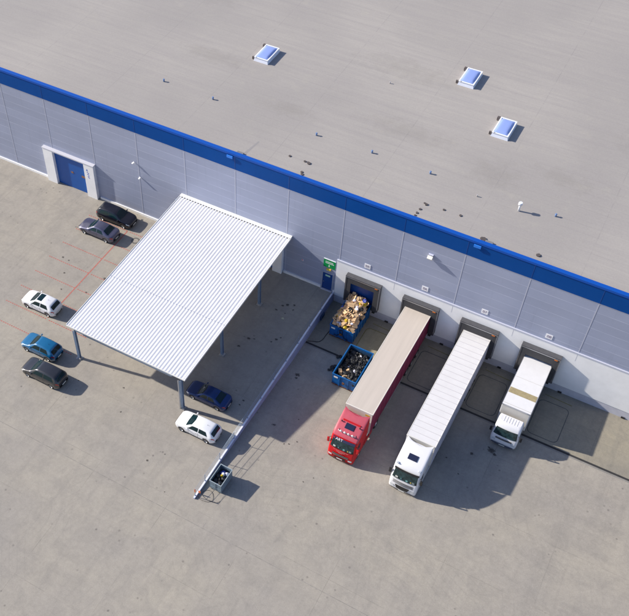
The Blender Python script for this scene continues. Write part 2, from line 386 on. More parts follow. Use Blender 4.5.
for x, y, r in ((2.87, -10.5, .24), (2.95, -10.9, .14), (21.8, -9.4, .3), (22.15, -9.7, .16), (20.4, -10.64, .15), (3.72, -16.9, .15), (21.5, -9.2, .12),
                (18.6, -12.2, .08), (20.1, -13.3, .08), (6.4, -17.5, .07), (5.9, -18.1, .08), (5.5, -18.3, .06), (5.4, -15.2, .06),
                (-3.0, -9.6, .16), (-2.5, -9.4, .1), (-3.4, -10.9, .14), (-0.6, -8.4, .14), (-0.9, -8.9, .1), (-0.3, -8.0, .1), (-2.1, -4.2, .14),
                (-1.7, -3.9, .16), (-1.1, -3.6, .12), (-0.9, -4.2, .1), (-2.4, -5.0, .12), (-1.4, -5.0, .08), (0.2, -16.3, .1), (0.1, -16.9, .1),
                (-9.0, -23.0, .09), (-4.0, -26.1, .1), (-3.0, -24.8, .07), (-1.0, -28.0, .06), (-24.1, -11.4, .12), (-23.0, -13.4, .1), (-19.9, -10.0, .17),
                (-20.5, -12.5, .1), (-25.6, -9.6, .14), (-24.8, -9.7, .1), (-16.9, -22.5, .1), (-10.3, -20.6, .1), (-14.5, -22.0, .07), (8.8, -21.0, .07), (9.4, -20.2, .05)):
    stain(x, y, r)

# ------------------------------------------------------------------ warehouse
WX0, WX1, ZT, ZR = -90.0, 90.0, 13.45, 13.10
W = empty('warehouse', (0, 0, 0), 0, 'huge warehouse with silver wall cladding, blue band under a flat grey roof', 'warehouse')
b = MB(); b.box(WX0, WX1, 0.0, 0.25, -1.35, 11.5); b.box(WX0, WX0 + .25, .25, 90, -1.3, ZR - .3); b.box(WX1 - .25, WX1, .25, 90, -1.3, ZR - .3); b.box(WX0, WX1, 90, 90.25, -1.3, ZR - .3)
b.build('wall', M_panel, W)
part('blue_fascia', M_blue, W, (WX0, WX1, -0.05, 0.25, 11.5, 13.22))
part('coping', M_coping, W, (WX0, WX1, -0.11, 0.30, 13.22, ZT))
part('fascia_trim', mat('fascia_trim', (0.6, 0.6, 0.64), 0.4), W, (WX0, WX1, -0.03, -0.002, 11.43, 11.498))
roof = part('roof', M_roof, W, (WX0 + .26, WX1 - .26, 0.31, 89.9, ZR - 0.25, ZR))
part('gutter_sealing', mat('roof_edge', (0.43, 0.37, 0.30), 0.8, var=0.25, vscale=1.5), W, (WX0 + .3, WX1 - .3, 0.32, 0.62, ZR + .002, ZR + .05))
k0 = -15
for k in range(k0, 16):
    x = 1.81 + 5.87 * k
    zb_ = 4.86 if x > 1.6 else 0.3
    if abs(x + 27.54) < 0.3: zb_ = 4.9
    if abs(x + 4.06) < 0.5: zb_ = 0.3
    part('panel_seam', M_seam, W, (x - .04, x + .04, -0.014, -0.002, zb_, 11.42))
    part('fascia_seam', M_seamblue, W, (x - .025, x + .025, -0.062, -0.052, 11.52, 13.2))
# base strip on the parking side
part('base_strip', M_white, W, (WX0, -34.1, -0.12, -0.002, 0, 0.28), (-27.4, -10.3, -0.12, -0.002, 0, 0.28), (-4.2, 0.08, -0.12, -0.002, 0, 0.28), (1.40, 1.60, -0.12, -0.002, 0, 0.28))
# dock wall plinth, in panels around the bays
BAYS = [4.70, 10.66, 16.50, 22.38]
BZ0, BZ1 = -0.22, 3.1
xs = [1.62]
for c in BAYS: xs += [c - 1.5, c + 1.5]
xs += [WX1]
pb = MB()
for i in range(0, len(xs), 2): pb.box(xs[i], xs[i + 1], -0.10, -0.002, BZ0, BZ1)
pb.box(1.62, WX1, -0.10, -0.002, BZ1, 4.70); pb.build('dock_plinth', M_white, W)
part('plinth_ledge', mat('ledge', (0.56, 0.58, 0.68), 0.5), W, (1.60, WX1, -0.13, -0.002, 4.70, 4.86))
part('foundation', M_base, W, (1.66, WX1, -0.07, -0.002, -1.25, BZ0))
for k in range(1, 6):
    x = 1.81 + 5.87 * k; part('plinth_joint', M_base, W, (x - .015, x + .015, -0.106, -0.1005, 3.75, 4.69))
for k in range(5):
    for dx in (0,):
        x = 7.35 + 5.87 * k; part('drain_outlet', M_black, W, (x, x + .35, -0.16, -0.072, -1.19, -1.02))

def dock_shelter(c, k):
    s = empty('dock_shelter', (c, 0, 0)); s.parent = W
    hw, D = 1.83, 0.62
    part('shelter_roof', M_shelter, s, (-hw, hw, -D, -0.102, 3.62, 3.74))
    part('shelter_frame', M_shelter, s, (-hw, -hw + .12, -D, -0.102, 0.15, 3.618), (hw - .12, hw, -D, -0.102, 0.15, 3.618))
    part('front_trim', M_alu, s, (-hw, hw, -D - .012, -D - .001, 3.56, 3.62), (hw - .05, hw, -D - .012, -D - .001, 0.5, 3.558))
    hd = 0.95 if k else 0.75
    part('header_curtain', M_dark, s, (-hw + .02, hw - .02, -D + .02, -D + .05, 3.6 - hd, 3.555))
    part('side_curtain', M_dark, s, (-hw + .13, -1.24, -D + .02, -D + .05, 0.15, 3.6 - hd - .005), (1.24, hw - .13, -D + .02, -D + .05, 0.15, 3.6 - hd - .005))
    part('dock_door', M_bluedoor, s, (-1.5, 1.5, -0.06, -0.004, BZ0, BZ1 - .003))
    part('bumper', M_black, s, (-1.55, -1.25, -0.42, -0.105, -0.35, 0.12), (1.25, 1.55, -0.42, -0.105, -0.35, 0.12), bev=.02)
    part('dock_plate', mat('dock_plate', (0.12, 0.12, 0.13), 0.5, 0.5), s, (-1.1, 1.1, -0.14, -0.062, -0.30, -0.02))
    part('marker_light', mat('orange_marker', (0.75, 0.2, 0.03), 0.4), s, (hw - .55, hw - .25, -D - .04, -D - .013, 3.42, 3.5))
    return s
for i, c in enumerate(BAYS): dock_shelter(c, i)

# door with frame beside the dock
dd = empty('door', (0, 0, 0)); dd.parent = W
part('door_leaf', M_bluedoor, dd, (0.22, 1.28, -0.05, -0.004, 0.08, 2.35))
part('door_frame', mat('door_frame', (0.36, 0.40, 0.50), 0.5), dd, (0.12, 0.21, -0.09, -0.003, 0.0, 2.45), (1.29, 1.38, -0.09, -0.003, 0.0, 2.45), (0.0, 1.45, -0.14, -0.003, 2.452, 2.53))
part('door_notice', mat('notice', (0.45, 0.72, 0.55), 0.5), dd, (0.50, 1.02, -0.062, -0.052, 1.92, 2.14))
part('handle', M_alu, dd, (0.30, 0.42, -0.10, -0.052, 1.05, 1.10))
part('threshold', M_base, dd, (0.14, 1.36, -0.25, -0.092, 0.0, 0.075))

def portal(xa, xb, ztop, wj):
    p = empty('gate', (0, 0, 0)); p.parent = W
    part('portal_frame', M_white, p, (xa - wj, xa, -0.42, -0.003, 0.0, ztop), (xb, xb + wj, -0.42, -0.003, 0.0, ztop), (xa + .001, xb - .001, -0.42, -0.003, ztop - .12, ztop))
    part('portal_cap', mat('cap_grey', (0.6, 0.6, 0.66), 0.4), p, (xa - wj - .06, xb + wj + .06, -0.47, -0.003, ztop + .001, ztop + .09))
    part('gate_leaf', M_bluegate, p, (xa + .002, xb - .002, -0.08, -0.004, 0.02, ztop - .125))
    part('gate_handle', mat('gate_handle', (0.25, 0.12, 0.06), 0.6), p, (xb - .75, xb - .3, -0.12, -0.082, 2.2, 2.45), (xb - 2.2, xb - 1.9, -0.12, -0.082, 2.3, 2.5))
    return p
pl = portal(-33.2, -28.93, 4.78, 1.32)
portal(-9.2, -5.35, 4.2, 1.05)
bm_ = mat('blue_lettering', (0.03, 0.09, 0.5), 0.5)
lg = MB(); lg.prism([(-28.62, 3.88), (-28.38, 3.88), (-28.50, 4.14)], -0.428, -0.4215, 'y'); lg.build('gate_emblem', bm_, pl)
lgt = MB()
for i, (x, z) in enumerate(((-28.55, 3.66), (-28.44, 3.5), (-28.53, 3.34), (-28.43, 3.18), (-28.5, 3.0), (-28.42, 2.86))): lgt.box(x, x + .16, -0.428, -0.4215, z, z + .09)
lgt.build('gate_lettering', bm_, pl)

def pond_mat():
    if 'ponding' in MATS: return MATS['ponding']
    m, n, L, p = node_mat('ponding'); tc = n.nodes.new('ShaderNodeTexCoord').outputs['Object']; P = pos(n)
    ln = n.nodes.new('ShaderNodeVectorMath'); ln.operation = 'LENGTH'; L.new(tc, ln.inputs[0])
    q = mth(n, L, 'ADD', ln.outputs['Value'], mr(n, L, nz(n, L, P, 0.9, 5, 0.65), 0.25, 0.75, -0.6, 0.6))
    p.inputs['Base Color'].default_value = (0.33, 0.305, 0.265, 1); p.inputs['Roughness'].default_value = 0.8
    L.new(mr(n, L, q, 0.2, 1.1, 0.09, 0.0), p.inputs['Alpha']); return m
# roof furniture (all bolted to the roof)
M_curb = mat('skylight_curb', (0.72, 0.76, 0.88), 0.4, var=0.05)
M_dome = mat('skylight_dome', (0.30, 0.40, 0.80), 0.18, 0.0, spec=0.9, coat=0.6)
M_patch = mat('roof_patch', (0.10, 0.085, 0.085), 0.9, var=0.4, vscale=4)
def skylight(x0, y0, lx=1.72, ly=2.85, fl=True):
    s = empty('skylight', (x0, y0, ZR)); s.parent = W
    b = MB(); h = 0.38
    A = [(0, 0), (lx, 0), (lx, ly), (0, ly)]; B = [(.1, .12), (lx - .1, .12), (lx - .1, ly - .12), (.1, ly - .12)]
    va = [b.bm.verts.new((x, y, 0)) for x, y in A]; vb = [b.bm.verts.new((x, y, h)) for x, y in B]
    for i in range(4): b.bm.faces.new((va[i], va[(i + 1) % 4], vb[(i + 1) % 4], vb[i]))
    b.bm.faces.new(vb); b.build('curb', M_curb, s)
    part('frame', mat('skylight_frame', (0.84, 0.86, 0.9), 0.35), s, (.04, lx - .04, .06, .2, h, h + .07), (.04, lx - .04, ly - .2, ly - .06, h, h + .07), (.04, .18, .2, ly - .2, h, h + .07), (lx - .18, lx - .04, .2, ly - .2, h, h + .07))
    b = MB(); N = 10; rows = []
    for i in range(N + 1):
        u = i / N; rows.append([(.16 + (lx - .32) * (j / N), .18 + (ly - .36) * u, h + .03 + .17 * (1 - (2 * u - 1) ** 4) ** .5 * (1 - (2 * j / N - 1) ** 4) ** .5) for j in range(N + 1)])
    b.grid(rows); b.build('dome', M_dome, s)
    b = MB(); b.box(-.25, .12, .15, .32, 0.02, .35, bev=.03); b.box(-.3, .1, ly - .25, ly + .05, 0.02, .38, bev=.03)
    b.cyl((-.2, .2, .3), (.35, .1, .45), .04, 8); b.build('opener', M_patch, s)
    return s
skylight(-16.1, 14.75); skylight(10.2, 14.75); skylight(4.4, 21.1)
M_vent = mat('vent_pipe', (0.16, 0.26, 0.48), 0.4, 0.2)
for x, y in ((-22.47, 6.93), (-16.39, 6.74), (-4.56, 6.64), (1.26, 6.83), (7.24, 6.7), (19.08, 6.7)):
    b = MB(); b.cyl((x, y, ZR), (x, y, ZR + .26), .085, 12); b.cyl((x, y, ZR + .25), (x, y, ZR + .31), .11, 12, .08); b.build('vent_pipe', M_vent, W)
b = MB(); b.cyl((16.0, 5.8, ZR), (16.0, 5.8, ZR + .85), .09, 12); b.cyl((16.0, 5.8, ZR + .75), (16.0, 5.8, ZR + 1.0), .2, 14, .17); b.build('vent_stack', mat('white_vent', (0.8, 0.82, 0.88), 0.35), W)
for x, y in ((12.12, 5.82), (-1.72, 17.95)):
    b = MB(); b.cyl((x, y, ZR), (x, y, ZR + .22), .05, 10); b.build('vent_pipe', mat('grey_vent', (.4, .4, .42), .5), W)
for x, y, r in ((-5.38, 2.6, .13), (-3.76, 2.58, .13), (-3.3, 2.5, .17), (-3.45, 2.6, .1), (-3.32, 1.07, .13), (-3.15, .8, .14), (8.53, 2.57, .16), (8.33, 2.66, .1), (8.28, 1.72, .12),
                (8.21, 1.13, .12), (8.2, .75, .1), (10.17, 2.67, .12), (11.73, 2.68, .13), (19.26, 1.24, .19), (14.5, .78, .26)):
    b = MB(); n = 10
    q = [(x + r * (.75 + .4 * random.random()) * math.cos(6.283 * i / n), y + r * (.75 + .4 * random.random()) * math.sin(6.283 * i / n)) for i in range(n)]
    b.prism(q, ZR + .001, ZR + .03 + r * .3, 'z'); b.build('ballast_pad', M_patch, W)
for x in (-10.75, 14.05):
    part('overflow_spout', mat('bright_blue', (0.02, 0.2, 0.75), 0.4), W, (x, x + .65, -0.22, -0.113, 12.85, 13.15), bev=.02)
    part('roof_outlet', mat('outlet_grey', (0.2, 0.2, 0.21), 0.7), W, (x + .7, x + 1.4, .34, .75, ZR + .05, ZR + .16), bev=.02)
# rainwater track on the roof near the first outlet
for x, y, a, b_ in ((-9.0, 9.0, 3.4, 1.2), (3.0, 11.5, 5.0, 1.6), (12.5, 9.5, 2.6, 2.2), (-20.0, 13.5, 4.0, 1.4), (-1.0, 21.0, 6.0, 2.0), (18.5, 12.0, 3.0, 1.4), (24.0, 20.0, 4.0, 2.0), (-28.0, 24.0, 5.0, 2.0)):
    q = MB(); q.poly([(1.3 * math.cos(.3927 * i), 1.3 * math.sin(.3927 * i), 0) for i in range(16)])
    q = q.build('ponding_stain', None or pond_mat(), W); q.location = (x, y, ZR + .006); q.scale = (a, b_, 1)
strip_o = MB(); strip_o.grid([[(-9.5, .7, ZR + .004), (-9.2, .7, ZR + .004)], [(-9.1, 3.1, ZR + .004), (-8.95, 3.1, ZR + .004)]], smooth=False)
strip_o.build('water_mark', mat('water_mark', (0.29, 0.275, 0.275), 0.8), W)

# things fixed to the wall ------------------------------------------------
gs = empty('exit_sign', (0, 0, 0), 0, 'green emergency sign with white down arrow above the blue door', 'sign')
part('sign_panel', mat('sign_green', (0.0, 0.30, 0.07), 0.45), gs, (0.18, 1.45, -0.045, -0.004, 3.2, 4.26))
part('sign_edge', mat('sign_edge', (0.8, 0.85, 0.85), 0.5), gs, (0.18, 1.45, -0.06, -0.004, 4.262, 4.34))
sgw = mat('sign_white', (0.8, 0.88, 0.84), 0.5)
b = MB(); random.seed(3)
for z in (3.98, 3.80):
    x = 0.38
    while x < 1.22:
        wd = 0.05 + random.random() * .05; b.box(x, x + wd, -0.052, -0.0455, z - .06, z + .05); x += wd + .025
b.build('lettering', sgw, gs)
b = MB(); b.prism([(0.76, 3.62), (0.84, 3.62), (0.84, 3.45), (0.90, 3.45), (0.80, 3.30), (0.70, 3.45), (0.76, 3.45)], -0.052, -0.0455, 'y'); b.build('arrow', sgw, gs)
yl = empty('emergency_lamp', (0, 0, 0), 0, 'small yellow lamp housing just above the blue door', 'lamp')
part('housing', mat('yellow_housing', (0.75, 0.55, 0.06), 0.4), yl, (0.58, 1.04, -0.16, -0.004, 2.88, 3.06), bev=.02)
part('lens', mat('lamp_lens', (0.8, 0.75, 0.45), 0.3), yl, (0.62, 1.00, -0.15, -0.01, 2.84, 2.878))
for i, (c, tx) in enumerate(zip((4.74, 10.64, 16.5, 22.5), ('05', '06', '07', '08'))):
    s = empty('bay_sign', (c, 0, 5.42), 0, ['white number plate above the bay with the cardboard skip', 'white number plate above the red truck\'s bay',
                                           'white number plate above the bay of the long white truck', 'white number plate above the short box truck\'s bay'][i], 'sign', 'number plates above the loading bays')
    part('plate', mat('sign_plate', (0.84, 0.84, 0.87), 0.5), s, (-.31, .31, -0.04, -0.004, -.28, .28), bev=.008)
    text('bay_number', tx, 0.42, mat('sign_digits', (0.22, 0.16, 0.24), 0.6), s, Matrix.Translation((0, -0.046, 0)) @ WALLROT)
fl = empty('floodlight', (10.55, 0, 9.7), 0, 'white box floodlight high on the wall above the red truck', 'lamp')
part('bracket', mat('lamp_top', (0.62, 0.64, 0.78), 0.4), fl, (-.22, .22, -0.16, -0.004, .27, .34), (-.05, .05, -.12, -.003, .1, .269))
b = MB(); b.box(-.24, .24, -.16, .16, -.2, .2, M=Matrix.Translation((0, -.24, .02)) @ Matrix.Rotation(R(35), 4, 'X'), bev=.02)
b.build('lamp_housing', mat('lamp_white', (0.82, 0.80, 0.74), 0.4), fl)
for i, (x, z, lb) in enumerate(((-22.11, 7.42, 'upper white camera on the silver wall behind the parked cars'), (-21.5, 5.59, 'lower white camera on the wall seam behind the parked cars'))):
    s = empty('security_camera', (x, 0, z), 0, lb, 'camera', 'cameras on the wall')
    part('mount', M_alu, s, (-.04, .04, -.12, -.03, -.04, .04))
    b = MB(); b.box(-.09, .09, -.17, .12, -.08, .08, M=Matrix.Translation((-.03, -.18, 0)) @ Matrix.Rotation(R(-35 if i == 0 else 0), 4, 'Z') @ Matrix.Rotation(R(20), 4, 'X'), bev=.02)
    b.build('camera_body', mat('camera_white', (0.82, 0.82, 0.84), 0.4), s)
s = empty('alarm_button', (-2.11, 0, 2.88), 0, 'small red and white call point on the shaded wall left of the blue door', 'alarm')
part('alarm_box', mat('alarm_white', (0.8, 0.74, 0.78), 0.5), s, (-.1, .1, -.08, -.004, -.1, .1), bev=.01)
part('alarm_cap', mat('alarm_red', (0.6, 0.05, 0.08), 0.5), s, (-.05, .05, -.11, -.081, .0, .09))

# ------------------------------------------------------------------ retaining wall and its rail
YE = -27.3
rw = empty('retaining_wall', (0, 0, 0), 0, 'long pale concrete retaining wall between parking area and sunken truck yard', 'wall')
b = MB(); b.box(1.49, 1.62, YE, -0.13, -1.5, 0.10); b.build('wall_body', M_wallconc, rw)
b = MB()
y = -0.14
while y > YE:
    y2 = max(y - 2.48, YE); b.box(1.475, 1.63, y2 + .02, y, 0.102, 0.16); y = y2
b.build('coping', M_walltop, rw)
part('bumper', mat('blue_bumper', (0.02, 0.06, 0.14), 0.6), rw, (1.632, 1.78, -3.2, -2.4, -1.1, -0.65))
rl = empty('guard_rail', (1.53, 0, 0.16), 0, 'thin galvanised guard rail running along the top of the retaining wall', 'railing')
yps = [-0.4 - 2.5 * i for i in range(11)] + [YE + .25]
for y in yps:
    b = MB(); b.box(-.02, .02, y - .02, y + .02, 0, .98); b.box(-.06, .06, y - .06, y + .06, .0, .012); b.build('post', M_steelb, rl)
for z in (1.0, .68, .36):
    b = MB(); b.cyl((0, -0.3, z), (0, YE + .2, z), .011, 8); b.build('rail', M_steelb, rl)
part('marker_band', mat('marker_orange', (0.75, 0.2, 0.06), 0.5), rl, (-.04, .04, YE + .21, YE + .29, .55, .98))
part('marker_reflector', mat('marker_orange', (0.75, 0.2, 0.06), 0.5), rl, (.1, .3, YE + .6, YE + .66, .02, .3))
# cable on the ground near the wall's end
def ground_hose(pts, r, name, m, label, cat):
    P = [Vector(p) for p in pts]; out = []
    for i in range(len(P) - 1):
        p0 = P[max(i - 1, 0)]; p1 = P[i]; p2 = P[i + 1]; p3 = P[min(i + 2, len(P) - 1)]
        for t in (0, .25, .5, .75):
            out.append(.5 * ((2 * p1) + (-p0 + p2) * t + (2 * p0 - 5 * p1 + 4 * p2 - p3) * t * t + (-p0 + 3 * p1 - 3 * p2 + p3) * t ** 3))
    out.append(P[-1]); b = MB(); b.tube(out, r, 7); return tag(b.build(name, m), label, cat)
def yp(x, y, up=0.03): return (x, y, yard_z(y) + up)
ground_hose([yp(1.75, -26.9), yp(2.0, -27.1), yp(2.7, -27.0), yp(3.0, -26.6), yp(2.6, -26.0), yp(2.1, -26.0), yp(1.85, -26.5), yp(2.4, -26.8), yp(3.3, -26.75), yp(3.6, -26.4)], .012, 'cable', M_trim,
            'loose dark cable looped on the ground at the end of the retaining wall', 'cable')
ground_hose([(1.8, -6.15, -1.17), (2.3, -5.95, -1.17), (2.75, -5.75, -1.17), (2.98, -5.3, -1.17), (3.02, -4.6, -1.17), (3.08, -3.9, -1.17), (3.12, -3.0, -1.17)], .03, 'hose', M_trim,
            'black hose curving round the corner of the cardboard skip', 'hose')

# ------------------------------------------------------------------ canopy
CN = empty('canopy', (0, 0, 0), 0, 'large white corrugated canopy on blue grey posts against the warehouse', 'canopy')
CX0, CX1, CY0, CY1, CZ0, CZ1 = -16.70, -3.76, -19.85, -0.12, 4.66, 5.46
def sk(y): return 0.32 * (y - CY0) / (CY1 - CY0)
def cz(y): return CZ0 + (CZ1 - CZ0) * (y - CY0) / (CY1 - CY0)
NP = 40; pitch = (CX1 - CX0) / NP; prof = []
for i in range(NP):
    x = CX0 + i * pitch
    prof += [(x, 0.0), (x + pitch * .12, 0.0), (x + pitch * .26, .042), (x + pitch * .58, .043)]
prof.append((CX1, 0.0))
ym = -12.9
for ya, yb, dz in ((CY0, ym + .12, 0.0), (ym - .12, CY1, 0.008)):
    b = MB(); b.grid([[(x + sk(ya), ya, cz(ya) + z + dz) for x, z in prof], [(x + sk(yb), yb, cz(yb) + z + dz) for x, z in prof]], smooth=False)
    b.build('roof_sheet', M_sheet, CN)
b = MB()
for i in range(NP):
    x = CX0 + (i + .41) * pitch + sk(ym); b.box(x - .025, x + .025, ym - .03, ym + .03, cz(ym) + .06, cz(ym) + .08)
b.build('screw_row', M_seam, CN)
b = MB()
for i in range(NP):
    x = CX0 + (i + .86) * pitch + .32; b.box(x, x + .10, CY1 - .36, CY1 - .28, CZ1 - .01, CZ1 + .04)
b.build('ridge_filler', M_trim, CN)
part('wall_flashing', mat('flashing', (0.86, 0.86, 0.84), 0.4), CN, (CX0 + .30, CX1 + .34, CY1 - .28, -0.004, CZ1 + .065, CZ1 + .13))
part('front_trim', mat('flashing', (0.86, 0.86, 0.84), 0.4), CN, (CX0 - .03, CX1 + .03, CY0 - .05, CY0 - .002, CZ0 - .10, CZ0 + .02))
for x in (CX0, CX1):
    b = MB(); s_ = 1 if x == CX1 else -1
    b.prism([(CY0, CZ0 - .1), (CY1, CZ1 - .1), (CY1, CZ1 + .09), (CY0, CZ0 + .09)], x, x + .04 * s_, 'x')
    for v in b.bm.verts: v.co.x += sk(v.co.y)
    b.build('verge_trim', mat('flashing', (0.86, 0.86, 0.84), 0.4), CN)
b = MB()
for i in range(9):
    y = CY0 + .9 + i * 2.25; b.box(CX0 + .1, CX1 - .1, y - .05, y + .05, cz(y) - .17, cz(y) - .02)
b.build('purlins', M_steel, CN)
for x in (-15.99, -4.25):
    b = MB(); b.prism([(CY0 + .2, cz(CY0 + .2) - .5), (CY1, CZ1 - .5), (CY1, CZ1 - .19), (CY0 + .2, cz(CY0 + .2) - .19)], x - .09, x + .09, 'x'); b.build('rafter', M_steel, CN)
b = MB(); b.box(-15.0, -5.3, -19.75, -19.55, 4.02, 4.10); b.box(-15.0, -5.3, -19.75, -19.55, 4.3, 4.36); b.build('front_beam', M_steelb, CN)
part('eaves_gutter', M_steelb, CN, (CX0 + .9, CX1 - 1.3, CY0 - .02, CY0 + .14, CZ0 - .32, CZ0 - .12))
for x in (-15.99, -4.25):
    for y in (-19.75, -12.6, -5.2):
        p = MB(); zt_ = cz(y) - .5
        p.box(x - .12, x + .12, y - .13, y - .10, 0, zt_); p.box(x - .12, x + .12, y + .10, y + .13, 0, zt_); p.box(x - .02, x + .02, y - .099, y + .099, 0, zt_)
        po = p.build('post', M_steel, CN)
        part('base_plate', M_alu, po, (x - .27, x + .27, y - .25, y + .25, 0.001, 0.04))
        part('post_footing', mat('footing', (0.45, 0.43, 0.41), 0.8), po, (x - .2, x + .2, y - .19, y + .19, 0.041, 0.14), bev=.02)
part('down_pipe', M_alu, CN, (-4.45, -4.36, -20.0, -19.91, 0.0, 4.3))

# ------------------------------------------------------------------ cars
def cr(keys, x):                                   # smooth monotone-ish interpolation through keys
    xs_ = [k[0] for k in keys]; v = [k[1] for k in keys]
    if x <= xs_[0]: return v[0]
    if x >= xs_[-1]: return v[-1]
    i = max(j for j in range(len(xs_) - 1) if xs_[j] <= x); t = (x - xs_[i]) / (xs_[i + 1] - xs_[i])
    def sl(j):
        if j <= 0: return (v[1] - v[0]) / (xs_[1] - xs_[0])
        if j >= len(v) - 1: return (v[-1] - v[-2]) / (xs_[-1] - xs_[-2])
        a = (v[j] - v[j - 1]) / (xs_[j] - xs_[j - 1]); c = (v[j + 1] - v[j]) / (xs_[j + 1] - xs_[j])
        return 0 if a * c <= 0 else 2 * a * c / (a + c)
    h = xs_[i + 1] - xs_[i]; m0, m1 = sl(i) * h, sl(i + 1) * h
    return (2 * t ** 3 - 3 * t * t + 1) * v[i] + (t ** 3 - 2 * t * t + t) * m0 + (-2 * t ** 3 + 3 * t * t) * v[i + 1] + (t ** 3 - t * t) * m1
KINDS = {
    'sedan': dict(L=4.62, W=.91, zt=[(-2.31, .62), (-2.27, .88), (-2.15, 1.0), (-1.72, 1.06), (-1.05, 1.36), (-.45, 1.45), (.05, 1.43), (.32, 1.36), (1.0, .98), (1.25, .93), (1.95, .80), (2.2, .70), (2.31, .52)],
                  zb=[(-2.31, .55), (-2.25, .82), (-2.1, .93), (-1.0, .95), (.9, .88), (1.25, .84), (2.0, .70), (2.2, .62), (2.31, .45)], ax=(-1.38, 1.42), ws=(.28, .98), rw=(-1.68, -1.08), sw=(-1.15, .72)),
    'hatch': dict(L=4.2, W=.90, zt=[(-2.1, .6), (-2.06, .92), (-1.98, 1.04), (-1.62, 1.40), (-1.45, 1.47), (-.7, 1.53), (0, 1.50), (.25, 1.43), (.95, 1.04), (1.2, .98), (1.8, .84), (2.0, .72), (2.1, .52)],
                  zb=[(-2.1, .55), (-2.05, .85), (-1.9, .98), (-1.0, .98), (.9, .94), (1.2, .90), (1.8, .75), (2.0, .64), (2.1, .45)], ax=(-1.28, 1.28), ws=(.22, .92), rw=(-1.96, -1.66), sw=(-1.45, .66)),
    'estate': dict(L=4.55, W=.92, zt=[(-2.27, .6), (-2.23, .95), (-2.13, 1.08), (-1.8, 1.45), (-1.6, 1.52), (-.7, 1.58), (.1, 1.54), (.4, 1.46), (1.1, 1.06), (1.35, 1.0), (1.95, .86), (2.18, .74), (2.27, .52)],
                   zb=[(-2.27, .55), (-2.2, .88), (-2.1, 1.0), (-1.0, 1.0), (1.0, .96), (1.35, .92), (1.95, .78), (2.18, .66), (2.27, .45)], ax=(-1.38, 1.38), ws=(.36, 1.08), rw=(-2.11, -1.84), sw=(-1.75, .8)),
}
def make_car(kind, name, paint, loc, rz, label, roofglass=False, group='parked cars', scale=1.0):
    K = KINDS[kind]; hl = K['L'] / 2; Wd = K['W']; ar = .37
    T = empty(name, loc, rz, label, 'car', group); T.scale = (scale,) * 3
    def section(x):
        zt_ = cr(K['zt'], x); zb_ = min(cr(K['zb'], x), zt_ - .02); e = hl - abs(x)
        wm = Wd * (1 - .30 * max(0, 1 - e / .55) ** 2.2)
        k = min(1, max(0, (zt_ - zb_ - .06) / .45)); wb = wm * .955; wr_ = wb * (.88 - .19 * k); zr_ = zt_ - .03 - .03 * k
        zf = .20 + .10 * max(0, 1 - e / .35)
        a = 0
        for axx in K['ax']:
            d = abs(x - axx)
            if d < ar: a = .31 + math.sqrt(ar * ar - d * d)
        zlo = max(zf, a); q = lambda z: max(z, zlo + .012)
        return [(0, zlo), (wm * .90, zlo), (wm * .985, q(zf + .1)), (wm, q(zf + .26)), (wm * .995, q(zb_ - .14)), (wb, max(zb_, zlo + .015)), (wr_, zr_), (wr_ * .62, zt_ - .012), (0, zt_)]
    def S(x, s):                                   # s: 0 floor centre .. 8 top centre .. 16 floor centre
        K_ = section(x); sg = 1
        if s > 8: s, sg = 16 - s, -1
        i = min(int(s), 7); t = s - i
        if i >= 4:
            p0 = K_[max(i - 1, 4)]; p1 = K_[i]; p2 = K_[i + 1]; p3 = K_[i + 2] if i + 2 <= 8 else (-K_[7][0], K_[7][1])
            f = lambda a, b_, c, d: .5 * (2 * b_ + (c - a) * t + (2 * a - 5 * b_ + 4 * c - d) * t * t + (3 * b_ - a - 3 * c + d) * t ** 3)
            w_ = .55; y = (1 - w_) * (p1[0] + (p2[0] - p1[0]) * t) + w_ * f(p0[0], p1[0], p2[0], p3[0]); z = (1 - w_) * (p1[1] + (p2[1] - p1[1]) * t) + w_ * f(p0[1], p1[1], p2[1], p3[1])
        else:
            p1, p2 = K_[i], K_[i + 1]; y = p1[0] + (p2[0] - p1[0]) * t; z = p1[1] + (p2[1] - p1[1]) * t
        return Vector((x, y * sg, z))
    st = [-hl + K['L'] * i / 60 for i in range(61)]
    for axx in K['ax']: st += [axx - ar + .004, axx + ar - .004, axx - ar - .004, axx + ar + .004]
    st += [hl - .03, hl - .09, -hl + .03, -hl + .09]; st = sorted(st)
    ss = [0, .5, 1, 1.5, 2, 3, 3.5, 4, 4.5, 4.8, 5, 5.25, 5.5, 5.75, 6, 6.25, 6.5, 7, 7.5]; ss = ss + [8] + [16 - v for v in ss[:0:-1]]
    b = MB(); rows = b.grid([[S(x, s) for s in ss] for x in st], closed=True)
    b.bm.faces.new(rows[0][::-1]); b.bm.faces.new(rows[-1]); body = b.build('body', paint, T)
    def patch(nm, m, x0a, x0b, s0, x1a, x1b, s1, off=.008, parent=T, n=6, ns=None):
        ns = ns or max(4, int(abs(s1 - s0) * 3)); b = MB(); rws = []
        for j in range(ns + 1):
            v = j / ns; s = s0 + (s1 - s0) * v; row = []
            for i in range(n + 1):
                u = i / n; xa = x0a + (x1a - x0a) * v; xb = x0b + (x1b - x0b) * v; x = xa + (xb - xa) * u
                P = S(x, s); e = .004; nr = (S(x + e, s) - S(x - e, s)).cross(S(x, min(16, s + e)) - S(x, max(0, s - e)))
                nr = nr.normalized() if nr.length > 1e-12 else Vector((0, 0, 1))
                c = Vector((0, 0, .7))
                if nr.dot(Vector((P.x * .6, P.y, P.z)) - Vector((P.x * .3, 0, .6))) < 0: nr = -nr
                row.append(P + nr * off)
            rws.append(row)
        b.grid(rws); return b.build(nm, m, parent)
    w0, w1 = K['ws']; r0, r1 = K['rw']; a0, a1 = K['sw']
    patch('windshield', M_glass, w0 + .10, w1 - .02, 6.25, w0, w1 + .02, 8, n=8).name
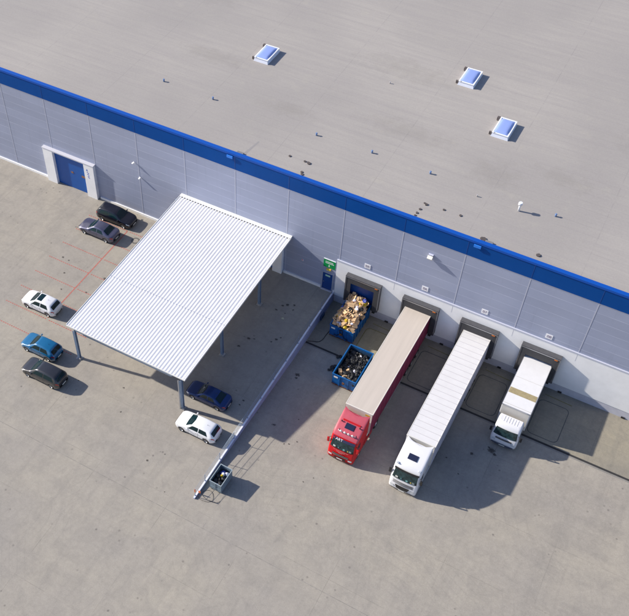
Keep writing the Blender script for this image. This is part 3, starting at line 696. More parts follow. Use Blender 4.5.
    patch('windshield', M_glass, w0, w1 + .02, 8, w0 + .10, w1 - .02, 9.75, n=8)
    for (sa, sb) in ((6.3, 8), (8, 9.7)): patch('rear_window', M_glass, r0, r1, sa, r0, r1, sb, n=8)
    mid = (a0 + a1) / 2 - .05
    for sg in (0, 1):
        f = (lambda s: s) if sg == 0 else (lambda s: 16 - s)
        patch('side_window', M_glass, a0 + .03, mid - .04, f(5.12), a0 + .28, mid - .04, f(5.82), n=8)
        patch('side_window', M_glass, mid + .04, a1 + .06, f(5.12), mid + .04, a1 - .42, f(5.82), n=8)
        patch('headlight', M_lamp, hl - .42, hl - .12, f(4.25), hl - .5, hl - .14, f(5.1), .006)
        patch('tail_light', M_tail, -hl + .04, -hl + .26, f(4.2), -hl + .05, -hl + .34, f(5.0), .006)
        for xg in (mid, a1 - .12, a0 + .12): patch('panel_gap', M_trim, xg - .009, xg + .009, f(2.4), xg - .009, xg + .009, f(5.0), .004, body, 1, 10)
        patch('sill_trim', M_trim, K['ax'][0] + .4, K['ax'][1] - .4, f(1.9), K['ax'][0] + .4, K['ax'][1] - .4, f(2.25), .008, body)
        y_ = Wd * .97 * (1 if sg == 0 else -1); mx = a1 - .02
        mb = MB(); mb.box(mx - .06, mx + .06, min(y_, y_ + .17 * (1 if sg == 0 else -1)), max(y_, y_ + .17 * (1 if sg == 0 else -1)), .92, 1.02, bev=.025)
        mb.build('mirror', paint, T)
        for q in (mid - .1, a1 - .95 if a1 - .95 > mid + .1 else mid + .25):
            hb = MB(); yy = S(q, f(4.6)).y; hb.box(q - .09, q + .09, yy - .018, yy + .018, .80, .83); hb.build('door_handle', M_trim, body)
        for axx in K['ax']:
            b = MB(); sgn = 1 if sg == 0 else -1; yw = (Wd - .12) * sgn
            b.lathe_y([(.20, -.105), (.30, -.105), (.322, -.08), (.325, 0), (.322, .08), (.30, .105), (.20, .105)], 24, (axx, yw, .325))
            wh = b.build('wheel', M_tyre, T)
            b = MB(); o_ = .06 * sgn
            b.lathe_y([(.205, o_ * 1.6), (.19, o_ * 1.2), (.18, o_ * .2), (.0, o_ * .2)], 20, (axx, yw, .325))
            for kk in range(5):
                A = 2 * math.pi * kk / 5; M_ = Matrix.Translation((axx, yw + o_ * 1.1, .325)) @ Matrix.Rotation(A, 4, 'Y')
                b.box(-.028, .028, -.02, .02, .0, .19, M=M_)
            b.lathe_y([(.05, o_ * 1.5), (.0, o_ * 1.5)], 10, (axx, yw, .325)); b.build('rim', M_rim, wh)
            b = MB(); b.lathe_y([(.2, -.06), (.0, -.06)], 16, (axx, yw, .325))
    patch('panel_gap', M_trim, w1 + .10, w1 + .12, 5.4, w1 + .10, w1 + .12, 8, .004, body, 1, 8); patch('panel_gap', M_trim, w1 + .10, w1 + .12, 8, w1 + .10, w1 + .12, 10.6, .004, body, 1, 8)
    for sg in (5.55, 10.45): patch('panel_gap', M_trim, w1 + .1, hl - .2, sg - .02, w1 + .1, hl - .2, sg + .02, .004, body, 8, 1)
    if kind == 'sedan':
        for sg in (5.7, 10.3): patch('panel_gap', M_trim, -hl + .06, r0 - .02, sg - .02, -hl + .06, r0 - .02, sg + .02, .004, body, 8, 1)
    if roofglass: patch('sunroof', M_glass, -.45, .15, 6.6, -.45, .15, 9.4)
    patch('grille', M_trim, hl - .03, hl - .10, 3.1, hl - .03, hl - .10, 4.1, .012); patch('grille', M_trim, hl - .03, hl - .10, 12.9, hl - .03, hl - .10, 11.9, .012)
    part('front_bumper', M_trim, T, (hl - .05, hl + .02, -.5, .5, .30, .42), bev=.02)
    part('rear_bumper', M_trim, T, (-hl - .02, -hl + .05, -.5, .5, .30, .42), bev=.02)
    part('number_plate', M_plate, T, (-hl - .035, -hl - .021, -.26, .26, .44, .55), (hl + .021, hl + .034, -.26, .26, .36, .46))
    b = MB(); b.cyl((-.9 if kind != 'sedan' else -.8, 0, 1.44), (-1.05, 0, 1.60), .012, 6); b.build('antenna', M_trim, T)
    part('underbody', M_trim, T, (-hl + .3, hl - .3, -Wd + .25, Wd - .25, .16, .5))
    return T
P_black = mat('black_paint', (0.007, 0.008, 0.018), 0.3, 0.0, spec=0.4, coat=0.5)
P_grey = mat('blue_grey_metallic', (0.09, 0.092, 0.155), 0.3, 0.5, coat=1)
P_white = mat('white_car_paint', (0.80, 0.81, 0.84), 0.3, coat=1)
P_navy = mat('navy_metallic', (0.005, 0.034, 0.15), 0.3, 0.3, coat=0.4)
P_teal = mat('bright_blue_paint', (0.003, 0.12, 0.28), 0.28, 0.1, coat=1)
P_anth = mat('anthracite_paint', (0.03, 0.03, 0.035), 0.3, 0.3, coat=1)
make_car('estate', 'parked_car', P_black, (-23.85, -2.02, 0), R(1.5), 'black estate car parked closest to the warehouse wall')
make_car('sedan', 'parked_car', P_grey, (-24.28, -4.72, 0), R(180), 'blue grey sedan parked beside the black car')
make_car('hatch', 'parked_car', P_white, (-23.2, -16.25, 0), R(181), 'white hatchback with dark sunroof parked left of the canopy', roofglass=True)
make_car('hatch', 'parked_car', P_teal, (-19.72, -20.75, 0), R(180), 'bright blue hatchback parked left of the canopy\'s front corner post')
make_car('estate', 'parked_car', P_anth, (-17.55, -23.15, 0), R(180), 'dark anthracite car parked nearest the camera left of the canopy')
make_car('sedan', 'parked_car', P_navy, (-2.68, -17.68, 0), R(180), 'navy blue sedan parked beside the canopy\'s front right post', scale=.93)
make_car('hatch', 'parked_car', P_white, (-1.72, -21.15, 0), R(180), 'white hatchback with red tail lights parked alone near the retaining wall')

# ------------------------------------------------------------------ trucks (local: +X is forward, front bumper at x = 0, ground z = 0)
def wheel_at(T, x, y, r=.5, wd=.3, sgn=1, dual=False):
    b = MB(); wd2 = wd * (2 if dual else 1)
    b.lathe_y([(.27, -wd2 / 2), (r - .04, -wd2 / 2), (r, -wd2 / 2 + .04), (r, wd2 / 2 - .04), (r - .04, wd2 / 2), (.27, wd2 / 2)], 26, (x, y, r))
    wh = b.build('wheel', M_tyre, T); b = MB(); o_ = wd2 / 2 * sgn
    b.lathe_y([(.28, o_ * .95), (.25, o_ * .6), (.12, o_ * (.3 if dual else 1.0)), (.0, o_ * (.3 if dual else 1.0))], 20, (x, y, r)); b.build('rim', M_rim, wh); return wh
def rr_slice(z, xf, xr, w_, rf, rr):
    """closed outline: starts at the rear centre, goes round the left side, front, right side"""
    pts = []
    def arc(cx, cy, r, a0, a1, n=5):
        for i in range(n + 1):
            a = R(a0 + (a1 - a0) * i / n); pts.append((cx + r * math.cos(a), cy + r * math.sin(a), z))
    arc(xr + rr, w_ - rr, rr, 180, 90); arc(xf - rf, w_ - rf, rf, 90, 0); arc(xf - rf, -w_ + rf, rf, 0, -90); arc(xr + rr, -w_ + rr, rr, -90, -180)
    for i in range(1, 8): pts.append((xr, -w_ + rr + (2 * w_ - 2 * rr) * i / 8, z))
    # slight bow of the front
    out = []
    for x, y, zz in pts:
        t = max(0, min(1, (x - (xf - .6)) / .6)); q = max(0, min(1, (zz - 2.9) / .8)) * (1 if x < xr + .3 else 0)   # hollow rear edge of the roof fairing
        out.append((x - t * .10 * (y / w_) ** 2 + q * .42 * (1 - (y / w_) ** 2), y, zz))
    return out
def interp(keys, z):
    for a, b_ in zip(keys[:-1], keys[1:]):
        if a[0] <= z <= b_[0]:
            t = (z - a[0]) / (b_[0] - a[0]); return [a[i] + (b_[i] - a[i]) * t for i in range(len(a))]
    return list(keys[0] if z < keys[0][0] else keys[-1])
def cab_shell(keys, rf=.22, rr=.08):
    b = MB(); rows = b.grid([rr_slice(k[0], k[1], k[2], k[3], rf, rr) for k in keys], closed=True)
    b.bm.faces.new(rows[0][::-1]); b.bm.faces.new(rows[-1]); return b
def front_patch(keys, z0, z1, y0, y1, nm, m, parent, off=.012, ny=10, nz_=5, y0t=None, y1t=None):
    b = MB(); rows = []; y0t = y0 if y0t is None else y0t; y1t = y1 if y1t is None else y1t
    for j in range(nz_ + 1):
        v = j / nz_; z = z0 + (z1 - z0) * v; k = interp(keys, z); ya = y0 + (y0t - y0) * v; yb = y1 + (y1t - y1) * v; row = []
        for i in range(ny + 1):
            y = ya + (yb - ya) * i / ny; rf = .22; xx = k[1]; c = k[3] - rf
            if abs(y) > c: xx = k[1] - rf + math.sqrt(max(0, rf * rf - (abs(y) - c) ** 2))
            t = max(0, min(1, (xx - (k[1] - .6)) / .6)); xx -= t * .10 * (y / k[3]) ** 2
            row.append((xx + off, y, z))
        rows.append(row)
    b.grid(rows); return b.build(nm, m, parent)
def side_patch(keys, z0, z1, xa0, xb0, xa1, xb1, sgn, nm, m, parent, off=.01):
    b = MB(); rows = []
    for j in range(5):
        v = j / 4; z = z0 + (z1 - z0) * v; k = interp(keys, z); xa = xa0 + (xa1 - xa0) * v; xb = xb0 + (xb1 - xb0) * v
        rows.append([(xa + (xb - xa) * i / 4, (k[3] + off) * sgn, z) for i in range(5)])
    b.grid(rows); return b.build(nm, m, parent)

def trailer(T, x0, x1, w_, h0, h1, mroof, mside, mfront, ribs=0, streaks=False):
    """x0 rear, x1 front"""
    tb = MB(); tb.box(x0, x1, -w_, w_, h0, h1 - .06, bev=.03); t = tb.build('trailer', mside, T)
    b = MB(); b.box(x0, x1, -w_ - .004, w_ + .004, h1 - .058, h1 - .01, bev=.02)
    rf = b.build('trailer_roof', mroof, T)
    b = MB(); b.box(x0 - .01, x1 + .02, w_ - .05, w_ + .012, h1 - .10, h1, bev=.012); b.box(x0 - .01, x1 + .02, -w_ - .012, -w_ + .05, h1 - .10, h1, bev=.012)
    b.box(x1 - .06, x1 + .03, -w_ + .051, w_ - .051, h1 - .10, h1 + .004, bev=.012); b.box(x0 - .02, x0 + .06, -w_ + .051, w_ - .051, h1 - .10, h1, bev=.012)
    b.build('roof_rail', mfront, rf)
    b = MB(); b.box(x1 + .001, x1 + .02, -w_ + .04, w_ - .04, h0 + .02, h1 - .11); b.build('front_wall', mfront, t)
    if ribs:
        b = MB(); n = ribs
        for i in range(1, n): x = x0 + (x1 - x0) * i / n; b.box(x - .025, x + .025, -w_ + .06, w_ - .06, h1 - .009, h1 + .014)
        b.build('roof_bow', mat('bow_grey', (0.57, 0.56, 0.58), 0.6), rf)
    for i in range(1, 12):
        x = x0 + (x1 - x0) * i / 12; part('curtain_strap', mside, t, (x - .025, x + .025, w_ + .001, w_ + .018, h0 + .15, h1 - .12), (x - .025, x + .025, -w_ - .018, -w_ - .001, h0 + .15, h1 - .12))
    b = MB(); b.box(x0 + .1, x1 - .1, -.55, -.4, h0 - .35, h0 - .001); b.box(x0 + .1, x1 - .1, .4, .55, h0 - .35, h0 - .001); b.build('trailer_frame', M_trim, T)
    for sg in (-1, 1):
        b = MB(); b.box(x0 + 5.8, x1 - 3.6, sg * (w_ - .06) - .02, sg * (w_ - .06) + .02, .45, .57); b.box(x0 + 5.8, x1 - 3.6, sg * (w_ - .06) - .02, sg * (w_ - .06) + .02, .75, .87)
        for xx in (x0 + 6.0, x0 + 7.5, x1 - 3.8): b.box(xx - .03, xx + .03, sg * (w_ - .1) - .02, sg * (w_ - .1) + .02, .5, h0)
        b.build('side_guard', M_alu, T)
        b = MB(); b.box(x1 - 3.1, x1 - 2.95, sg * .8 - .06, sg * .8 + .06, .25, h0); b.box(x1 - 3.15, x1 - 2.9, sg * .8 - .12, sg * .8 + .12, .2, .249); b.build('landing_leg', M_trim, T)
        for xx in (x0 + 2.3, x0 + 3.6, x0 + 4.9): wheel_at(T, xx, sg * (w_ - .2), .48, .36, sg)
        part('trailer_tail_light', M_tail, T, (x0 - .05, x0 - .02, sg * (w_ - .35) - .2, sg * (w_ - .35) + .2, .85, 1.0))
    part('underrun_bar', M_trim, T, (x0 - .04, x0 + .06, -w_ + .1, w_ - .1, .45, .58))

def chassis(T, xr, ax_f, ax_r, dual=True, w_=1.24, r=.5):
    b = MB(); b.box(xr, -.5, -.45, -.35, .6, .9); b.box(xr, -.5, .35, .45, .6, .9); b.build('chassis', M_trim, T)
    for sg in (-1, 1):
        wheel_at(T, ax_f, sg * (w_ - .17), r, .3, sg)
        for a in ax_r: wheel_at(T, a, sg * (w_ - .30), r, .3, sg, dual)
        for a in ax_r:
            b = MB(); b.cyl((a, sg * (w_ - .58), r), (a, sg * w_, r), r + .09, 20, cap=False)
            bmesh.ops.delete(b.bm, geom=[v for v in b.bm.verts if v.co.z < r + .1], context='VERTS'); b.build('mudguard', M_trim, T, solid=.02)

def tractor(T, paint, keys, light_bar, name_text, xf, grille_style, paint_in):
    cab = cab_shell(keys).build('cab', paint, T)
    if light_bar:                                  # upward roof faces get a paler red, glare put into the colour
        cab.data.materials.append(P_roofglare)
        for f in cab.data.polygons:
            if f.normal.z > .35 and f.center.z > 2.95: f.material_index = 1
    # windscreen, panels of the front
    front_patch(keys, 1.78, 2.66, -1.10, 1.10, 'windshield', M_cabglass, cab, .014, y0t=-1.02, y1t=1.02)
    if name_text:
        front_patch(keys, 2.60, 2.86, -1.05, 1.05, 'sun_visor', mat('visor_dark', (0.03, 0.035, 0.09), 0.3), cab, .05)
    else:
        front_patch(keys, 2.62, 2.80, -1.10, 1.10, 'sun_visor', M_trim, cab, .04)
    for sg in (-1, 1):
        side_patch(keys, 1.75, 2.45, -1.35, -.62, -1.35, -.80, sg, 'side_window', M_glass, cab)
        side_patch(keys, .85, 1.72, -1.45, -1.42, -1.45, -1.42, sg, 'door_gap', M_trim, cab)
        b = MB(); b.cyl((-.62, sg * 1.2, 2.5), (-.42, sg * 1.42, 2.5), .022, 6); b.cyl((-.62, sg * 1.2, 1.9), (-.42, sg * 1.42, 1.9), .022, 6); b.build('mirror_arm', M_trim, cab)
        part('mirror', paint if light_bar else M_trim, cab, (-.48, -.36, sg * 1.40 - .11, sg * 1.40 + .11, 1.9, 2.5), bev=.05)
        if paint_in: pass
        # bumper corner light
        front_patch(keys, .72, .92, sg * 1.12 if sg < 0 else .78, -.78 if sg < 0 else 1.12, 'headlight', M_lamp, cab, .012, 6, 3)
        # step and air deflector behind the cab
        b = MB(); b.prism([(-2.40, 1.0), (-3.0, 1.15), (-3.08, 3.62), (-2.40, 2.9)], sg * 1.17 - .03, sg * 1.17 + .03, 'y'); b.build('side_fairing', paint, cab)
        part('step', M_trim, cab, (-.95, -.45, sg * 1.2 - .03, sg * 1.2 + .03, .42, .5), bev=.01)
        b = MB(); b.cyl((-3.0, sg * .92, .72), (-4.2, sg * .92, .72), .31, 18); b.build('fuel_tank', M_alu, T)
        part('side_skirt', paint, T, (-4.3, -2.6, sg * 1.21 - .02, sg * 1.21 + .02, .35, .95))
    for y0_, y1_ in ((-.95, -.1), (.05, .9)):
        b = MB(); q0, q1 = interp(keys, 1.80), interp(keys, 2.05)
        b.tube([(q0[1] + .03, y0_, 1.79), (q0[1] + .035, y1_ * .6 + y0_ * .4, 1.86), (q1[1] + .02, y1_, 2.02)], .016, 6); b.build('wiper', M_trim, cab)
    if not light_bar:
        for sg in (-1, 1): part('roof_lamp', M_lamp, cab, (-.86, -.70, sg * .98 - .09, sg * .98 + .09, 3.08, 3.20), bev=.02)
    for y0_, wq, cl in ((-.82, .22, (0.5, 0.52, 0.5)), (-.35, .12, (0.10, 0.30, 0.32)), (.12, .18, (0.16, 0.36, 0.36)), (.52, .1, (0.55, 0.40, 0.06)), (.70, .2, (0.35, 0.42, 0.42))):
        front_patch(keys, 1.84, 1.93 + wq * .3, y0_, y0_ + wq, 'windshield_patch', mat('dash_and_reflection_%d' % int(cl[0] * 100), cl, 0.3), cab, .017, 3, 2)  # papers on the dash and teal windscreen reflections, painted as flat patches
    # roof hatch
    k = keys; zh = interp_roof(keys, -1.55)
    ang = math.atan2(interp_roof(keys, -1.8) - interp_roof(keys, -1.3), .5)
    b = MB(); b.box(-.27, .27, -.42, .42, -.02, .035, M=Matrix.Translation((-1.58, 0, zh + .01)) @ Matrix.Rotation(ang, 4, 'Y'), bev=.02); b.build('roof_hatch', mat('hatch_glass', (0.02, 0.025, 0.06), 0.2), cab)
    # grille
    if grille_style == 'upper':
        front_patch(keys, .98, 1.22, -.72, .72, 'grille', M_trim, cab, .014, y0t=-.80, y1t=.80)
        for z in (1.0, 1.09, 1.19): front_patch(keys, z, z + .022, -.76, .76, 'grille_bar', M_alu, cab, .03)
        front_patch(keys, .60, .82, -.55, .55, 'lower_grille', M_trim, cab, .014)
        front_patch(keys, .62, .74, -.27, .27, 'number_plate', M_plate, cab, .028)
    else:
        for z in (1.22, 1.34, 1.46): front_patch(keys, z, z + .065, -.92, .92, 'grille_bar', mat('grille_grey', (0.10, 0.10, 0.11), 0.5), cab, .014)
        front_patch(keys, .66, 1.08, -.50, .50, 'lower_grille', M_trim, cab, .014, y0t=-.66, y1t=.66)
        front_patch(keys, .48, .58, -.27, .27, 'number_plate', M_plate, cab, .028)
    front_patch(keys, .42, .52, -1.1, 1.1, 'bumper_lip', M_trim, cab, .012)
    if light_bar:
        zb = interp_roof(keys, -.92) + .10
        b = MB(); b.cyl((-.92, -.78, zb), (-.92, .78, zb), .028, 8)
        for y in (-.78, .78): b.cyl((-.92, y, zb), (-1.15, y, zb - .02), .028, 8)
        b.build('light_bar', M_alu, cab)
        for y in (-.55, -.18, .18, .55):
            b = MB(); b.cyl((-.95, y, zb + .07), (-.84, y, zb + .05), .10, 14); b.build('roof_lamp', mat('lamp_clear', (0.86, 0.86, 0.82), 0.15), cab)
        for y in (-.92, .92):
            b = MB(); b.cyl((-1.75, y * .93, interp_roof(keys, -1.8) + .02), (-1.75, y * .93, interp_roof(keys, -1.8) + .13), .06, 10); b.build('roof_beacon', M_trim, cab)
        b = MB(); zz = interp_roof(keys, -1.98); b.prism([(-1.90, zz - .02), (-1.99, zz + .11), (-2.06, zz - .02)], -.82, .82, 'y'); b.build('air_deflector', paint_in, cab)
    if name_text:
        kk = interp(keys, 2.73); M_ = Matrix.Translation((kk[1] + .062, .46, 2.735)) @ Matrix.Rotation(R(90), 4, 'Z') @ Matrix.Rotation(R(64), 4, 'X')
        # letters read from the front, starting at the driver's right
        text('visor_lettering', name_text, .36, mat('lettering_white', (0.85, 0.85, 0.88), 0.4), cab, Matrix.Translation((kk[1] + .07, -.42, 2.73)) @ Matrix.Rotation(R(90), 4, 'Z') @ Matrix.Rotation(R(66), 4, 'X'), .01)
        b = MB(); q = interp(keys, 2.74)
        b.box(-.012, .012, -.09, .09, -.09, .09, M=Matrix.Translation((q[1] + .02, -.92, 2.73))); b.build('visor_emblem', mat('emblem_red', (0.6, 0.02, 0.03), 0.4), cab)
        # pale lettering rows below the windscreen
        lm = mat('front_lettering', (0.62, 0.30, 0.30), 0.5)
        for z, hw_, n in ((1.62, .72, 17), (1.50, .40, 9), (1.40, .2, 5)):
            b = MB(); q = interp(keys, z)
            for i in range(n):
                y = -hw_ + 2 * hw_ * i / n; b.box(q[1] + .012 - .10 * (y / 1.24) ** 2, q[1] + .022 - .10 * (y / 1.24) ** 2, y, y + hw_ * 2 / n * .62, z - .03, z + .03)
            b.build('front_lettering', lm, cab)
    return cab
def interp_roof(keys, x):
    ks = [k for k in keys if k[0] > 2.6]
    for a, b_ in zip(ks[:-1], ks[1:]):
        if a[1] >= x >= b_[1]:
            return a[0] + (b_[0] - a[0]) * (a[1] - x) / max(1e-6, a[1] - b_[1])
    return ks[-1][0]
XF_KEYS = [(.38, -.02, -2.46, 1.20), (.5, 0.0, -2.46, 1.24), (.95, -.02, -2.46, 1.25), (1.25, -.06, -2.46, 1.25), (1.74, -.16, -2.46, 1.25), (2.2, -.32, -2.46, 1.245), (2.66, -.50, -2.46, 1.235),
           (2.9, -.60, -2.50, 1.225), (3.08, -.72, -2.62, 1.22), (3.24, -.92, -2.76, 1.21), (3.42, -1.28, -2.92, 1.20), (3.62, -1.80, -3.06, 1.19), (3.80, -2.35, -3.12, 1.18), (3.92, -2.78, -3.16, 1.16)]

YF, TILT = -17.55, R(1.8)
def truck_root(name, x, yf, tilt, label, cat, rz=0.0, zref=-1.2, yref=-3.9):
    # the front of the truck points to -Y; tilt lifts its front on the ramp
    zfront = zref + math.tan(tilt) * (yref - yf)
    return empty(name, (x, yf, zfront), 0, label, cat, rot=(0, tilt * -1, R(-90) + rz))
P_red = mat('truck_red', (0.54, 0.007, 0.012), 0.4, spec=0.3, coat=0.15)
P_roofglare = mat('truck_roof_glare', (0.50, 0.085, 0.12), 0.5, var=0.08)
P_tw = mat('truck_white', (0.76, 0.76, 0.79), 0.35, coat=0.6)
t1 = truck_root('articulated_truck', 10.56, YF, TILT, 'red truck coupled to a beige roofed trailer, reversed into the dock', 'truck')
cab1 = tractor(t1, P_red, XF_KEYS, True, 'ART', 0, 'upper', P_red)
chassis(t1, -6.3, -1.45, (-5.2,))
M_beige = mat('beige_roof', (0.58, 0.515, 0.455), 0.7, var=0.07, vscale=1.0, stretch=(.15, 3, 1))
M_plum = mat('red_curtain', (0.20, 0.014, 0.055), 0.55, var=0.12, vscale=1.0, stretch=(1, 1, .2))
trailer(t1, -17.15, -3.42, 1.30, 1.12, 4.0, M_beige, M_plum, mat('cream_trim', (0.74, 0.70, 0.64), 0.5), streaks=True)
M_sidegrey = mat('grey_beige_curtain', (0.36, 0.34, 0.32), 0.6, var=0.1)
for o in t1.children:                              # the curtain on the far side is grey beige
    if o.name.startswith('trailer') and len(o.data.polygons) < 200 and o.data.materials[0] == M_plum:
        o.data.materials.append(M_sidegrey)
        for f in o.data.polygons:
            if f.normal.y < -.6: f.material_index = 1
        for q in o.children:
            if q.name.startswith('curtain_strap') and q.data.vertices[0].co.y < 0: q.data.materials[0] = M_sidegrey
part('warning_label', mat('label_yellow', (0.7, 0.45, 0.05), 0.5), t1, (-3.398, -3.39, .62, 1.05, 3.5, 3.7))
t2 = truck_root('articulated_truck', 16.50, -17.72, TILT, 'long white truck with white ribbed trailer roof reversed into the dock', 'truck')
tractor(t2, P_tw, XF_KEYS, False, None, 0, 'lower', P_tw)
chassis(t2, -6.3, -1.45, (-5.2,))
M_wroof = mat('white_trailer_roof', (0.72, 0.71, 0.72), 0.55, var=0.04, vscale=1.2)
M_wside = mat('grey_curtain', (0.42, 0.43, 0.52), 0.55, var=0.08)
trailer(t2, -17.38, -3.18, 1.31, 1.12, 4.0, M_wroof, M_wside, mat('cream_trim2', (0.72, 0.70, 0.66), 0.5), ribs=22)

# box truck
t3 = empty('box_truck', (22.39, -8.72, -1.2), 0, 'short white box truck with a tan stripe across its roof', 'truck', rot=(0, 0, R(-90)))
BK = [(.40, -.02, -1.75, 1.10), (.55, 0, -1.75, 1.18), (.95, -.02, -1.75, 1.20), (1.3, -.10, -1.75, 1.20), (1.5, -.16, -1.75, 1.19), (2.2, -.42, -1.75, 1.14), (2.45, -.56, -1.75, 1.10), (2.60, -.72, -1.76, 1.05), (2.66, -.95, -1.70, .96)]
c3 = cab_shell(BK, .22, .08).build('cab', P_tw, t3)
front_patch(BK, 1.52, 2.26, -1.06, 1.06, 'windshield', M_cabglass, c3, .014, y0t=-.96, y1t=.96)
front_patch(BK, 1.12, 1.28, -.74, .74, 'grille', M_trim, c3, .014)
for z in (1.15, 1.22): front_patch(BK, z, z + .02, -.7, .7, 'grille_bar', M_alu, c3, .026)
front_patch(BK, .42, .62, -1.0, 1.0, 'bumper', mat('bumper_blue_grey', (0.06, 0.075, 0.12), 0.5), c3, .03)
front_patch(BK, .48, .58, -.26, .26, 'number_plate', M_plate, c3, .045)
b = MB()
for i in range(6): y = -.6 + .24 * i; b.box(-1.6, -.98, y - .02, y + .02, 2.655, 2.68)
b.build('roof_rib', P_tw, c3)
for sg in (-1, 1):
    side_patch(BK, 1.5, 2.1, -1.35, -.5, -1.35, -.68, sg, 'side_window', M_glass, c3)
    side_patch(BK, .7, 1.45, -1.45, -1.43, -1.45, -1.43, sg, 'door_gap', M_trim, c3)
    front_patch(BK, .86, 1.04, -1.02 if sg < 0 else .70, -.70 if sg < 0 else 1.02, 'headlight', M_lamp, c3, .012, 6, 3)
    part('mirror', M_trim, c3, (-.42, -.30, sg * 1.36 - .10, sg * 1.36 + .10, 1.55, 2.1), bev=.04)
    b = MB(); b.cyl((-.5, sg * 1.02, 2.0), (-.38, sg * 1.34, 2.0), .02, 6); b.build('mirror_arm', M_trim, c3)
    wheel_at(t3, -1.0, sg * .92, .40, .24, sg); wheel_at(t3, -5.6, sg * .85, .40, .24, sg, True)
    part('side_guard', M_alu, t3, (-4.9, -2.2, sg * 1.15 - .02, sg * 1.15 + .02, .5, .62), (-4.9, -2.2, sg * 1.15 - .02, sg * 1.15 + .02, .75, .85))
b = MB(); b.box(-8.1, -.5, -.42, -.33, .55, .8); b.box(-8.1, -.5, .33, .42, .55, .8); b.build('chassis', M_trim, t3)
M_bodyw = mat('box_white', (0.74, 0.74, 0.76), 0.5, var=0.04)
M_bodyf = mat('box_front_cream', (0.66, 0.63, 0.58), 0.55, var=0.05)
bx = MB(); bx.box(-8.42, -2.12, -1.29, 1.29, .95, 3.50, bev=.03); box = bx.build('cargo_box', M_bodyw, t3)
part('front_wall', M_bodyf, box, (-2.118, -2.10, -1.22, 1.22, 1.0, 3.44))
part('roof_stripe', mat('tan_stripe', (0.36, 0.30, 0.17), 0.8, var=0.2, vscale=5), box, (-4.24, -3.58, -1.24, 1.24, 3.502, 3.512))
part('roof_joint', mat('joint_grey', (0.55, 0.54, 0.52), 0.6), box, (-5.62, -5.585, -1.24, 1.24, 3.502, 3.512), (-2.35, -2.30, -1.24, 1.24, 3.502, 3.514))
b = MB(); b.box(-8.43, -2.1, 1.285, 1.31, 3.38, 3.51); b.box(-8.43, -2.1, -1.31, -1.285, 3.38, 3.51); b.box(-2.1, -2.07, -1.29, 1.29, 3.40, 3.515); b.build('edge_trim', M_alu, box)
part('rear_light', M_tail, t3, (-8.46, -8.43, -1.2, -.9, .7, .85), (-8.46, -8.43, .9, 1.2, .7, .85))

# ------------------------------------------------------------------ skips
def skip(name, x0, x1, y0, y1, z0, z1, label, group):
    T = empty(name, ((x0 + x1) / 2, (y0 + y1) / 2, z0), 0, label, 'skip', group)
    hx, hy, h = (x1 - x0) / 2, (y1 - y0) / 2, z1 - z0; t = .06
    b = MB(); b.box(-hx, hx, -hy, -hy + t, .12, h); b.box(-hx, hx, hy - t, hy, .12, h); b.box(-hx, -hx + t, -hy + t, hy - t, .12, h); b.box(hx - t, hx, -hy + t, hy - t, .12, h); b.box(-hx, hx, -hy, hy, .08, .118)
    b.build('shell', M_skip, T)
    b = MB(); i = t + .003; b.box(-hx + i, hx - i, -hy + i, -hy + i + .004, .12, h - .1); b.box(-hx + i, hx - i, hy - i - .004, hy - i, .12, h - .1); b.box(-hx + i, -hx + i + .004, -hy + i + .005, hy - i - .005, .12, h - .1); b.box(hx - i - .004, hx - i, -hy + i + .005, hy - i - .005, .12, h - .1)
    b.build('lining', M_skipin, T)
    b = MB(); e = .05; b.box(-hx - e, hx + e, -hy - e, -hy + .05, h + .001, h + .07); b.box(-hx - e, hx + e, hy - .05, hy + e, h + .001, h + .07); b.box(-hx - e, -hx + .05, -hy + .051, hy - .051, h + .001, h + .07); b.box(hx - .05, hx + e, -hy + .051, hy - .051, h + .001, h + .07)
    b.build('rim', M_skip, T)
    for k in range(6):
        y = -hy + .35 + (2 * hy - .7) * k / 5; part('rib', M_skip, T, (-hx - .05, -hx - .001, y - .05, y + .05, .15, h - .001), (hx + .001, hx + .05, y - .05, y + .05, .15, h - .001))
    for x in (-hx * .38, hx * .38): part('rib', M_skip, T, (x - .05, x + .05, -hy - .05, -hy - .001, .15, h - .001))
    part('skid', M_rust, T, (-hx + .3, -hx + .45, -hy, hy, 0, .078), (hx - .45, hx - .3, -hy, hy, 0, .078))
    part('bottom_edge', M_rust, T, (-hx - .01, hx + .01, -hy - .012, -hy - .001, .09, .2))
    part('hook', M_rust, T, (-.12, .12, -hy - .14, -hy - .052, h * .45, h * .62), bev=.03)
    part('tag_plate', M_plate, T, (-hx + .15, -hx + .55, -hy - .014, -hy - .001, h - .42, h - .22))
    return T
sk1 = skip('waste_skip', 3.27, 5.75, -4.42, -0.25, -1.196, 0.42, 'blue skip heaped with cardboard boxes under the leftmost dock shelter', 'blue waste skips')
sk2 = skip('waste_skip', 6.12, 8.48, -9.75, -5.75, yard_z(-9.75), 0.45, 'blue skip filled with black bags beside the red truck\'s trailer', 'blue waste skips')
b = MB(); hy = (4.42 - .25) / 2; b.tube([(-.75, -hy - .03, .45), (-.4, -hy - .08, .5), (-.1, -hy - .08, .9), (.15, -hy - .08, .9), (.35, -hy - .08, .5), (.75, -hy - .03, .35)], .035, 8)
b.tube([(-.1, -hy - .08, .9), (-.2, -hy - .06, 1.35), (.1, -hy - .06, 1.5), (.15, -hy - .08, .9)], .035, 8); b.build('lifting_strap', M_trim, sk1)

